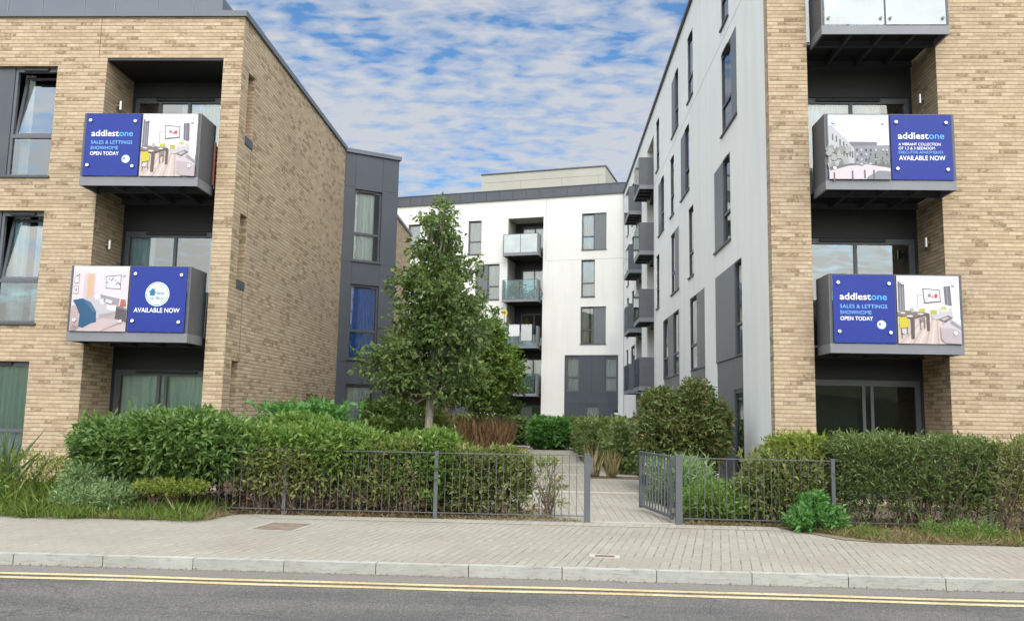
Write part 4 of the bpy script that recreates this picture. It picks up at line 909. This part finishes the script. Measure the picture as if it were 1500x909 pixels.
g = MB(MG); g.box(0, .05, -.025, .025, .17, 1.055); g.box(gl_-.06, gl_, -.025, .025, .17, 1.055); g.box(.05, gl_-.06, -.024, .024, 1.025, 1.054); g.box(.05, gl_-.06, -.024, .024, .19, .222); g.build('gate_frame', M['rail'], GT)
nb = 9
for k in range(1, nb+1):
    x = .05+(gl_-.11)*k/(nb+1); g = MB(MG); g.box(x-.010, x+.010, -.010, .010, .2225, 1.0245); g.build('bar', M['rail'], GT)
g = MB(MG); g.box(gl_-.36, gl_-.061, -.030, -.016, .56, .70); g.build('lock_plate', M['rail'], GT)
g = MB(MG); g.tube([(gl_-.1, -.03, .84), (gl_-.1, -.07, .84), (gl_-.2, -.07, .84)], .009, 6); g.box(gl_-.13, gl_-.065, -.034, -.0255, .78, .93); g.build('latch', M['lamp'], GT)
for zz in (.30, .86):
    g = MB(MG); g.tube([(-.05, 0, zz), (.03, 0, zz)], .011, 8); g.tube([(-.035, 0, zz-.03), (-.035, 0, zz+.03)], .015, 8); g.build('hinge', M['lamp'], GT)

# ================================================================== COVERS IN THE PAVEMENT
ic = thing('inspection_cover', 'recessed square inspection cover with a pale metal rim in the pavement', 'manhole cover', (-3.33, 10.82, .12))
MI = T((-3.35, 10.82, 0)) @ Rz(-6)
b = MB(MI); b.box(-.30, -.275, -.37, .37, .121, .129); b.box(.275, .30, -.37, .37, .121, .129); b.box(-.275, .275, .362, .37, .121, .128); b.box(-.275, .275, -.37, -.362, .121, .128); b.build('rim', M['concrete'], ic)
b = MB(MI); b.face([(-.275, -.362, .1235), (.275, -.362, .1235), (.275, .362, .1235), (-.275, .362, .1235)])
cvm = mk_soil('cover_infill', (.10, .07, .05), (.27, .21, .16)); b.build('infill', cvm, ic)
gr = thing('drain_cover', 'small rusty rectangular cover with a concrete surround near the kerb', 'drain cover', (.65, 9.15, .12))
MD = T((.64, 9.16, 0)) @ Rz(-3)
b = MB(MD); b.box(-.16, -.105, -.095, .095, .121, .129); b.box(.105, .16, -.095, .095, .121, .129); b.box(-.105, .105, .06, .095, .121, .129); b.box(-.105, .105, -.095, -.06, .121, .129); b.build('surround', M['concrete'], gr)
b = MB(MD); b.box(-.104, .104, -.059, .059, .121, .126)
for k in range(5): b.box(-.09, .09, -.048+.021*k, -.038+.021*k, .126, .129)
b.build('iron_lid', mk_soil('rusty_iron', (.10, .055, .04), (.20, .12, .09)), gr)

# ================================================================== TREES
def tree(name, label, base, h, crown, n, k, size, mat, tr=.08, group=None, lean=(0, 0), limbs=14, low=.35, seed=1, tw=.30):
    """crown: list of (cx, cy, cz, r, rz) lobes relative to world; leaves sit on lobes round the limb ends"""
    random.seed(seed); R = thing(name, label, 'tree', (base[0], base[1], G0), group)
    top = Vector((base[0]+lean[0], base[1]+lean[1], h)); b0 = Vector((base[0], base[1], G0-.03))
    pts = [b0.lerp(top, t)+Vector((.03*math.sin(7*t+seed), .03*math.cos(5*t), 0)) for t in (0, .08, .25, .45, .65, .85, 1)]
    tb = MB(); tb.tube(pts, [tr*1.35, tr*1.05, tr, tr*.8, tr*.55, tr*.3, tr*.1], 9); TR = tb.build('trunk', M['bark'], R, True)
    lb_ = MB()
    for (cx, cy, cz, r, rz_) in crown:
        zt_ = max(G0+h*low*.8, cz-.25*h*random.uniform(.6, 1.1)); t = (zt_-b0.z)/(top.z-b0.z); s0 = b0.lerp(top, min(.95, max(.1, t)))
        e0 = Vector((cx, cy, cz)); mid = s0.lerp(e0, .5)+Vector((random.uniform(-.08, .08), random.uniform(-.08, .08), -.04*h*random.random()))
        d = (e0-s0).length; q = tr*.34
        lb_.tube([s0, mid, e0], [q, q*.65, q*.25], 5, 0, False)
        for _ in range(7):
            v = Vector((random.gauss(0, 1), random.gauss(0, 1), random.gauss(.4, .8))).normalized(); e1 = e0+Vector((v.x*r, v.y*r, v.z*rz_))*.85
            lb_.tube([mid.lerp(e0, random.uniform(.2, 1)), e0.lerp(e1, .5), e1], [q*.3, q*.2, q*.08], 4, 0, False)
    lb_.build('limb', M['bark'], R)
    PP, DD, BB = [], [], []; vol = [c[3]**2*c[4]**.8 for c in crown]; sv = sum(vol)
    for c, v in zip(crown, vol):
        m_ = int(n*v/sv); U = RNG.normal(size=(m_, 3)); U /= np.linalg.norm(U, axis=1, keepdims=True)
        rr = RNG.random((m_, 1))**.45; ph = RNG.random(4)*6.28
        rr *= 1+.28*lump(U*2.2, 1.6, ph)[:, None]
        P = np.array(c[:3])+U*rr*np.array([c[3], c[3], c[4]])
        p, d, bi = spray(P, U, k, tw, upb=.15); PP.append(p); DD.append(d); BB.append(bi*.8+random.random()*.25)
    D = np.concatenate(DD); D[:, 2] -= .25
    leaves('crown', np.concatenate(PP), D, size, mat, R, .62, bias=np.concatenate(BB))
    return R
def crown_from_profile(prof, y, ydepth, seed, dens=1.0, rmin=.30):
    """prof: list of (z, xleft, xright)"""
    rs = random.Random(seed); out_ = []
    z = prof[0][0]
    while z < prof[-1][0]:
        for (za, la, ra), (zb_, lb1, rb1) in zip(prof, prof[1:]):
            if za <= z <= zb_:
                t = (z-za)/(zb_-za); l = la+(lb1-la)*t; r = ra+(rb1-ra)*t; break
        wd = r-l; R0 = max(rmin*.75, min(.52, wd*.24)); nrow = max(1, int(round(wd/(R0*1.15)*dens)))
        for k in range(nrow):
            f = (k+.5)/nrow; cx = l+R0*.75+(wd-1.5*R0)*f+rs.uniform(-.1, .1) if nrow > 1 else (l+r)/2
            half = ydepth*math.sqrt(max(.05, 1-((cx-(l+r)/2)/(wd/2+.01))**2))
            for s_ in ((-1, 1) if wd > 1.0 else (0,)):
                if wd > .9 and rs.random() < .22: continue
                out_.append((cx+rs.uniform(-.08, .08)*wd, y+s_*half*rs.uniform(.3, .75), z+rs.uniform(-.2, .2), R0*rs.uniform(.62, 1.2), R0*rs.uniform(.55, .95)))
        z += R0*1.05
    return out_
main_prof = [(2.25, -4.35, -1.45), (2.8, -4.45, -1.30), (3.4, -4.1, -1.30), (4.0, -3.75, -1.42), (4.6, -3.62, -1.55), (5.2, -3.55, -1.80), (5.8, -3.45, -1.98), (6.3, -3.25, -2.1), (6.75, -2.9, -2.25), (6.9, -2.8, -2.4)]
tree('street_tree', 'tallest tree, broad leafy crown narrowing to a point in front of the dark bay', (-2.82, 20.0), 6.85, crown_from_profile(main_prof, 20.0, 1.15, 5), 4700, 6, .098, M['leaf_tree'], .095, 'young trees in the courtyard bed', (.25, 0), seed=3)
p2 = [(1.9, -2.65, -1.4), (2.3, -3.0, -1.05), (2.9, -3.2, -.88), (3.5, -3.15, -1.0), (4.2, -2.9, -1.25), (4.9, -2.5, -1.55), (5.35, -2.15, -1.8)]
tree('street_tree', 'round bushy young tree in front of the white block balconies', (-2.03, 30.0), 5.3, crown_from_profile(p2, 30.0, .95, 8), 2900, 6, .115, M['leaf_mid'], .06, 'young trees in the courtyard bed', seed=5)
p3 = [(2.0, -4.1, -3.0), (2.6, -4.5, -2.6), (3.2, -4.4, -2.7), (3.9, -4.0, -3.0)]
tree('street_tree', 'slender pale-trunked young tree just right of the tallest tree', (-3.42, 31.0), 4.0, crown_from_profile(p3, 31.0, .6, 9), 1100, 6, .11, M['leaf_olive'], .075, 'young trees in the courtyard bed', seed=7)
p4 = [(1.7, -2.3, -1.1), (2.2, -2.55, -.95), (2.8, -2.5, -1.0), (3.3, -2.2, -1.2)]
tree('street_tree', 'small low young tree behind the round bushy tree', (-1.98, 35.0), 3.6, crown_from_profile(p4, 35.0, .6, 10), 1000, 6, .12, M['leaf_tree'], .05, 'young trees in the courtyard bed', seed=9)
sk = MB(); sk.tube([(-2.62, 31.0, .1), (-2.62, 31.0, 2.6)], .035, 8); tag(sk.build('tree_stake', M['bark']), 'thin upright wooden tree stake between the young trees', 'stake')
random.seed(21)

# ================================================================== HEDGES AND SHRUBS
shrub('laurel_shrub', 'big glossy dark green shrub bulging at the left end of the railing', 'shrub', [(-6.90, -4.25, 11.80, 13.4, .60, 1.42), (-6.2, -4.8, 11.9, 13.2, .5, 1.53)], 8200, 6, .082, M['leaf_dark'], .42, .17, stem_h=.9, tw=.2, f=3.5, shell=.25, power=3.2, dry=900)
shrub('hedge', 'dense mid green hedge rising over the railing beside the big dark shrub', 'hedge', [(-4.6, -2.35, 11.97, 13.4, .62, 1.30), (-4.4, -3.3, 12.8, 13.7, .8, 1.46)], 7600, 6, .075, M['leaf_mid'], .42, .15, stem_h=1.1, tw=.18, f=3.8, shell=.25, power=3.4, low=.55)
shrub('hedge', 'darker lower hedge with bare brown stems behind the left railing', 'hedge', [(-4.55, -2.9, 11.93, 12.6, .30, 1.08), (-3.0, -2.3, 12.05, 12.7, .22, 1.05), (-2.6, -1.7, 12.08, 12.7, .20, 1.15)], 3100, 6, .070, M['leaf_olive'], .42, .20, dry=1500, low=.10, gaps=.2, stemr=.009, nst=9, stem_h=.8, stem_n=26)
shrub('hedge', 'low green hedge behind the rail in front of the angled dark bay', 'hedge', [(-2.45, -1.2, 12.12, 13.4, .20, 1.26)], 3700, 6, .070, M['leaf_mid'], .42, .20, dry=450, low=.15, gaps=.1, nst=6)
shrub('shrub', 'loose olive shrub behind the bars left of the lock post', 'shrub', [(-1.5, -.25, 12.12, 12.9, .18, 1.04)], 2900, 6, .066, M['leaf_olive'], .40, .22, dry=300, low=.2, gaps=.15, nst=7, stem_h=.8)
shrub('shrub', 'young bare-stemmed shrub leaning by the path just inside the bars', 'shrub', [(-.25, .25, 12.2, 12.6, .30, .92)], 70, 4, .07, M['leaf_olive'], .38, .2, nst=9, stemr=.010, stem_h=.85, stem_n=3)
shrub('shrub', 'lime green spreading low shrub under the big dark one', 'shrub', [(-5.70, -4.75, 11.45, 12.0, .44, .56)], 700, 5, .038, M['leaf_lime'], .5, .15, power=2.5, stem_h=.5, nst=7, upb=.6)
shrub('shrub', 'silvery green feathery shrub at the left end of the verge', 'shrub', [(-6.9, -5.8, 11.3, 12.1, .14, .50), (-6.85, -6.35, 11.6, 12.2, .3, .74)], 1500, 6, .060, M['leaf_silver'], .28, .3, power=2.4, upb=.7, tw=.24)
shrub('climbing_plant', 'thin leafy upright shoot in front of the shaded brick corner', 'plant', [(-6.95, -6.78, 12.3, 12.45, .4, 1.30)], 110, 5, .06, M['leaf_mid'], .45, .1, stem_n=1, nst=2)
shrub('bush', 'dark bushy undergrowth below the thin upright shoot', 'shrub', [(-7.0, -6.2, 12.1, 13.3, .15, 1.05)], 1000, 5, .09, M['leaf_mid'], .4, .2, power=2.5)
shrub('climbing_plant', 'small reddish young climber growing against the left brick side wall', 'plant', [(-6.05, -5.95, 20.6, 22.6, .5, 2.0)], 130, 4, .08, M['leaf_photinia'], .5, .4, stem_n=2, nst=5, stem_h=1.9)
shrub('shrub', 'bluish green leafy shrub peeping over the hedge by the left side wall', 'shrub', [(-5.3, -3.1, 14.3, 15.4, .3, 1.66)], 2000, 5, .11, M['leaf_bright'], .5, .14, power=2.6)
# weeds at the left
shrub('weed', 'tall yellowish weeds against the left corner of the brick wall', 'plant', [(-8.9, -7.0, 12.3, 13.3, .13, .85)], 520, 5, .06, M['leaf_lime'], .3, .3, power=2, upb=1.2, nst=5, stemr=.005)
shrub('weed', 'broad green nettles at the far left edge of the verge', 'plant', [(-9.6, -7.7, 11.5, 12.6, .13, .58)], 1500, 5, .065, M['leaf_mid'], .5, .25, power=2.2, upb=.8)
tgr = thing('tall_grass', 'tall grey-green grass blades in front of the lower left window', 'grass', (-9.0, 12.8, .12))
P, D = blades(170, lambda n: np.stack([RNG.uniform(-9.9, -8.1, n), RNG.uniform(12.3, 13.3, n), np.full(n, .12)], 1), 1.1, .03, .28)
leaves('blade', P, D, 0.95, M['leaf_silver'], tgr, .014, .2)
# right side
shrub('photinia_shrub', 'tall photinia bush with reddish tips behind the open gate', 'shrub', [(1.95, 3.50, 16.6, 18.4, .30, 1.85), (2.75, 3.35, 16.9, 18.0, 1.2, 2.30), (2.0, 2.6, 16.9, 18, 1.2, 2.12), (3.1, 3.75, 16.9, 18, .8, 1.9)], 8200, 6, .080, M['leaf_photinia'], .45, .20, power=3.6, f=3.6, stem_h=1.6, tw=.2)
shrub('hedge', 'long clipped dark hedge running back along the right of the path', 'hedge', [(1.6, 3.9, 21.6, 26.0, .14, 1.42), (1.15, 3.9, 26.0, 38.5, .14, 1.40)], 8500, 5, .115, M['leaf_hedge'], .5, .06, power=6, shell=.1, f=2.0)
shrub('bush', 'bright green rounded shrub at the far end of the path', 'shrub', [(-.72, 1.05, 36.2, 38.0, .12, 1.38)], 1900, 5, .17, M['leaf_bright'], .6, .12, power=2.8, shell=.1)
shrub('hedge', 'grey-green clipped hedge below the white block balconies', 'hedge', [(-6.0, -.95, 41.0, 42.3, .12, 1.42)], 3600, 5, .15, M['leaf_hedge'], .5, .06, power=6, shell=.1)
shrub('hedge', 'dark clipped hedge in front of the dark ground floor cladding', 'hedge', [(.9, 4.0, 40.2, 41.6, .12, 1.45)], 1700, 5, .15, M['leaf_hedge'], .5, .06, power=6, shell=.1)
shrub('hedge', 'dark evergreen mass in the shade beside the trunk of the tallest tree', 'hedge', [(-5.4, -3.3, 23.6, 25.0, .12, 1.9), (-4.9, -3.2, 21.4, 23.0, .12, 1.35)], 3400, 5, .12, M['leaf_dark'], .45, .14, power=3)
shrub('shrub', 'spiky pale green shrub right of the main trunk', 'shrub', [(-3.2, -2.55, 22.2, 23.0, .12, 1.5)], 420, 6, .22, M['leaf_olive'], .14, .3, power=2, upb=.6)
shrub('shrub', 'low dark mound at the front of the bed below the main tree', 'shrub', [(-3.3, -2.2, 17.0, 18.6, .12, .86)], 1700, 5, .10, M['leaf_dark'], .45, .12, power=2.8)
shrub('shrub', 'low lime-tipped shrub by the path beneath the trees', 'shrub', [(-2.7, -1.4, 15.0, 16.2, .12, .55)], 1000, 5, .10, M['leaf_mid'], .3, .2, power=2.4)
shrub('shrub', 'grassy green low clump behind the gate end', 'shrub', [(1.75, 2.9, 14.2, 16.2, .12, .80)], 1300, 5, .12, M['leaf_silver'], .16, .25, power=2.4, upb=.9)
shrub('shrub', 'low leafy shrub in the corner behind the gate post', 'shrub', [(1.98, 3.0, 12.15, 13.5, .13, .62)], 1500, 5, .060, M['leaf_mid'], .35, .2, power=2.4, gaps=.1, upb=.6)
shrub('shrub', 'open dappled shrub behind the right railing', 'shrub', [(2.75, 4.05, 12.05, 13.1, .18, 1.12)], 2500, 6, .066, M['leaf_olive'], .42, .16, power=3, gaps=.28, low=.4, stem_h=.9)
shrub('shrub', 'yellow-green topped shrub where the hedge begins on the right', 'shrub', [(3.3, 4.25, 12.3, 13.2, .95, 1.36)], 1000, 5, .060, M['leaf_lime'], .5, .14, power=2.4, nst=7, upb=.7)
shrub('shrub', 'deep green big-leaved shrub spilling in front of the right railing', 'shrub', [(3.42, 3.80, 11.45, 11.95, .14, .62), (3.25, 3.65, 11.4, 11.9, .14, .36), (3.7, 4.0, 11.4, 11.9, .14, .46)], 560, 6, .072, M['leaf_bright'], .42, .45, power=2.0, upb=.5)
shrub('hedge', 'long feathery olive hedge with bare stems along the right brick block', 'hedge', [(4.0, 6.2, 11.85, 12.7, .16, 1.34)], 5200, 7, .058, M['leaf_hedge'], .26, .20, power=4, gaps=.22, dry=600, low=.05, nst=7, stemr=.012, stem_h=1.1, stem_n=15)
shrub('hedge', 'thin gappy end of the right hedge showing brown stems', 'hedge', [(6.0, 10.5, 11.75, 12.55, .16, 1.36)], 4700, 7, .058, M['leaf_olive'], .28, .18, power=4, gaps=.42, dry=500, low=.20, nst=10, stemr=.011, stem_h=1.15, stem_n=22)
shrub('shrub', 'low green sprouts below the right hedge stems', 'shrub', [(4.9, 6.1, 11.1, 11.8, .12, .30)], 300, 5, .05, M['leaf_mid'], .25, .3, power=2, upb=.8)
# ornamental grasses
def grass_clump(name, label, cat, x0, x1, y0, y1, h, n, mat, asp=.02, lean=.16, k=None):
    R = thing(name, label, cat, ((x0+x1)/2, (y0+y1)/2, G0))
    P = np.stack([RNG.uniform(x0, x1, n), RNG.uniform(y0, y1, n), np.full(n, .11)], 1); D = RNG.normal(size=(n, 3))*lean; D[:, 2] = 1
    leaves('blade', P, D, h, mat, R, asp, .18); return R
grass_clump('ornamental_grass', 'band of reddish feathery ornamental grass under the young trees', 'grass', -5.0, -1.35, 27.0, 30.8, 1.05, 5200, M['reed'], .035)
grass_clump('ornamental_grass', 'paler straw grass fringe at the left of the reddish band', 'grass', -4.9, -2.8, 25.2, 27.0, 1.0, 1500, M['straw'], .03)
grass_clump('ornamental_grass', 'small straw-coloured grass tuft standing in the paving near the gate', 'grass', 1.05, 1.30, 20.6, 20.9, .60, 130, M['straw'], .016, .12)
grass_clump('ornamental_grass', 'second straw grass tuft just right of the first one in the paving', 'grass', 1.48, 1.72, 20.6, 20.9, .58, 120, M['straw'], .016, .12)
b = MB(); b.box(.95, 2.3, 20.35, 20.98, .10, .135); kind(b.build('tuft_bed', M['soil']))
# verge grass and litter as stuff
def stuff(name, reg, n, h, mat, asp=.06, lean=.5):
    P = reg(n); D = RNG.normal(size=(n, 3))*lean; D[:, 2] = np.abs(D[:, 2])*.3+.8
    return kind(leaves(name, P, D, h, mat, None, asp, .35), 'stuff')
def reg_l(n):
    x = RNG.uniform(-11, -4.55, n); return np.stack([x, (11.0+.05*np.sin(x*3.1)+.03*np.sin(x*8.3)+RNG.random(n)*2.4), np.full(n, .122)], 1)
stuff('verge_grass', reg_l, 15000, .15, M['grass'])
def reg_l3(n):
    x = RNG.uniform(-11, -6.6, n); return np.stack([x, 11.25+RNG.random(n)**.6*2.1, np.full(n, .122)], 1)
stuff('rough_grass', reg_l3, 4200, .34, M['grass'], .035, .55)
def reg_l4(n):
    c = RNG.integers(0, 26, n); cx = np.random.default_rng(3).uniform(-10, -4.7, 26)[c]; cy = np.random.default_rng(4).uniform(11.1, 11.7, 26)[c]
    return np.stack([cx+RNG.normal(size=n)*.09, cy+RNG.normal(size=n)*.06, np.full(n, .122)], 1)
stuff('grass_tufts', reg_l4, 2400, .22, M['grass'], .05, .8)
stuff('broadleaf_weeds', reg_l4, 900, .10, M['leaf_mid'], .5, 1.2)
def reg_l2(n):
    x = RNG.uniform(-6.0, -4.45, n); return np.stack([x, RNG.uniform(11.15, 12.1, n), np.full(n, .122)], 1)
stuff('dry_litter', reg_l2, 2600, .10, M['deadgrass'], .08, 1.2)
def reg_r(n):
    x = RNG.uniform(3.5, 12, n); t = RNG.random(n)**1.3; y0 = np.where(x < 4.1, 11.6-(x-3.5)*1.45, 10.72-.04*(x-4.1)); return np.stack([x, y0+.03+t*(12.9-y0), np.full(n, .124)], 1)
stuff('dry_verge_grass', reg_r, 13000, .10, M['deadgrass'], .06, 1.2); stuff('verge_grass', reg_r, 2000, .10, M['grass'], .06, .8)
def reg_r4(n):
    c = RNG.integers(0, 22, n); cx = np.random.default_rng(5).uniform(3.9, 9, 22)[c]; cy = np.random.default_rng(6).uniform(10.8, 11.6, 22)[c]
    return np.stack([cx+RNG.normal(size=n)*.10, cy+RNG.normal(size=n)*.06, np.full(n, .124)], 1)
stuff('grass_tufts', reg_r4, 650, .15, M['grass'], .05, .9)
stuff('brown_leaf_litter', reg_r, 2600, .045, M['dead'], .5, 2)
def reg_f(n):
    x = np.concatenate([RNG.uniform(-4.5, .5, n//2), RNG.uniform(1.95, 4, n-n//2)]); return np.stack([x, 12.0+RNG.normal(size=n)*.05+.06, np.full(n, .122)], 1)
stuff('fence_line_weeds', reg_f, 2600, .065, M['deadgrass'], .10, 1.0)
def reg_b(n): return np.stack([RNG.uniform(-4.5, -.1, n), RNG.uniform(12.1, 14, n), np.full(n, .102)], 1)
stuff('leaf_litter', reg_b, 5200, .07, M['deadgrass'], .35, 1.6)
def reg_k(n): return np.stack([RNG.uniform(-8, 8, n), 8.385-np.abs(RNG.normal(size=n))*.03, np.full(n, .019)], 1)
stuff('gutter_litter', reg_k, 700, .02, M['deadgrass'], .6, 2)

# ================================================================== THINGS ON THE FAR BALCONIES
def cloth(name, label, x0, x1, z0, z1, y, mat, fold=.03):
    b = MB(MBk); n = 14
    for i in range(n):
        for (za, zb_) in ((z0, (z0+z1)/2), ((z0+z1)/2, z1)):
            f = lambda i: (x0+(x1-x0)*i/n, y+fold*math.sin(i*1.5))
            (xa, ya), (xb, yb) = f(i), f(i+1); b.face([(xa, ya, za), (xb, yb, za), (xb, yb, zb_), (xa, ya, zb_)])
    b.face([(x0, y, z1), (x1, y, z1), (x1, y+.10, z1), (x0, y+.10, z1)]); b.face([(x0, y+.10, z1), (x1, y+.10, z1), (x1, y+.10, z0+.2), (x0, y+.10, z0+.2)])
    o = b.build(name, mat); md = o.modifiers.new('thick', 'SOLIDIFY'); md.thickness = .012
    return tag(o, label, 'towel', 'washing on the far balcony')
cw = flat('pale_towel', (.62, .62, .62), .9)
cloth('towel', 'left pale grey towel hung over the third balcony rail of the white block', -6.45, -5.83, 5.98+.0, 6.64, -.63, cw)
cloth('towel', 'right-hand larger towel hung over the same balcony rail', -5.72, -5.10, 5.72, 6.64, -.63, flat('grey_towel', (.48, .49, .50), .9))
ar = thing('clothes_airer', 'folding metal clothes airer behind the towels on the far balcony', 'airer', tuple(MBk @ Vector((-5.4, -.2, 5.5))))
b = MB(MBk)
for s_ in (-.22, .22): b.tube([(-5.6, -.25+s_, 5.48), (-5.2, -.25+s_, 6.5)], .012, 5); b.tube([(-5.2, -.25+s_, 5.48), (-5.6, -.25+s_, 6.5)], .012, 5)
b.build('leg', M['lamp'], ar); b = MB(MBk)
for k in range(6): b.tube([(-5.75+k*.14, -.47, 6.5), (-5.75+k*.14, -.03, 6.5)], .006, 4)
b.build('rack', M['lamp'], ar)
def bicycle(label, Mx):
    R = thing('bicycle', label, 'bicycle', tuple(Mx @ Vector((0, 0, 0))))
    for cx in (-.5, .5):
        b = MB(Mx)
        ps = [(cx+.31*math.cos(t), 0, .33+.31*math.sin(t)) for t in [2*math.pi*k/20 for k in range(21)]]
        b.tube(ps, .018, 5, cap=False); wv_ = b.build('wheel', M['steel'], R)
        b = MB(Mx)
        for k in range(8): t = math.pi*k/4; b.tube([(cx, 0, .33), (cx+.3*math.cos(t), 0, .33+.3*math.sin(t))], .004, 3)
        b.build('spokes', M['lamp'], wv_)
    b = MB(Mx)
    for p in ([(-.5, 0, .33), (-.1, 0, .30)], [(-.1, 0, .30), (-.22, 0, .82)], [(-.18, 0, .72), (.34, 0, .76)], [(-.1, 0, .30), (.36, 0, .66)], [(.5, 0, .33), (.33, 0, .90)], [(-.5, 0, .33), (-.19, 0, .70)]): b.tube(p, .018, 6)
    b.build('frame', flat('bike_paint', (.05, .16, .2)), R); b = MB(Mx); b.box(-.32, -.12, -.05, .05, .82, .86); b.build('saddle', M['steel'], R)
    b = MB(Mx); b.tube([(.33, -.22, .95), (.33, 0, .90), (.33, .22, .95)], .014, 5); b.build('handlebar', M['steel'], R); return R
bicycle('bicycle parked behind the tinted glass of the second balcony from the top', MBk @ T((-5.45, -.15, 8.12)))
pl = thing('potted_plant', 'pale green leafy pot plant behind the tinted balcony glass', 'plant', tuple(MBk @ Vector((-6.3, -.25, 8.12))))
b = MB(MBk); b.tube([(-6.3, -.25, 8.12), (-6.3, -.25, 8.36)], [.11, .15], 12); b.build('pot', M['concrete'], pl)
P, O = twigs_in_box((-.3, .3, -.2, .2, .2, .95), 130, .2); p_, d_, bi = spray(P, O, 5, .14); c_ = np.array(MBk @ Vector((-6.3, -.25, 8.12)))
leaves('foliage', p_+c_, d_, .11, M['leaf_lime'], pl, .5, bias=bi)
sc_ = MB(MBk)
for k in range(46): xx = -6.80+k*.041; sc_.tube([(xx, -.49+.01*(k % 2), 2.84), (xx+random.uniform(-.01, .01), -.49, 3.72+random.uniform(-.05, .05))], .017, 5)
tag(sc_.build('reed_screen', flat('reed_straw', (.42, .32, .18), .9)), 'straw reed screen tied inside the lowest balcony of the white block', 'screen')
sf = thing('sunflower', 'yellow flower standing at the third balcony of the white block above the bushy tree', 'flower', tuple(MBk @ Vector((-6.8, -.4, 5.5))))
c_ = MBk @ Vector((-6.72, -.66, 7.32)); b = MB(T(c_))
for k in range(14):
    t = 2*math.pi*k/14; t2 = t+.3; b.face([(0, 0, 0), (.16*math.cos(t-.18), -.01, .16*math.sin(t-.18)), (.2*math.cos(t), -.02, .2*math.sin(t)), (.16*math.cos(t+.18), -.01, .16*math.sin(t+.18))])
b.build('petals', flat('petal_yellow', (.62, .50, .03), .7), sf); b = MB(T(c_)); b.disc((0, 0), .075, -.03, 14); b.build('flower_centre', M['twig'], sf)
b = MB(); b.tube([c_+Vector((0, .01, 0)), MBk @ Vector((-6.74, -.60, 6.6)), MBk @ Vector((-6.74, -.45, 5.52))], .012, 5); b.build('stem', M['twig'], sf)
# folded slatted chair behind the left balcony side
fc = MB()
for k in range(9): fc.box(-6.575, -6.545, 15.62, 15.80, 5.98+k*.085, 6.04+k*.085)
fc.box(-6.58, -6.54, 15.60, 15.62, 5.92, 6.78); fc.box(-6.58, -6.54, 15.80, 15.82, 5.92, 6.78)
tag(fc.build('folding_chair', flat('rusty_wood', (.17, .065, .04), .8)), 'reddish slatted folding chair squeezed beside the upper left balcony', 'chair')
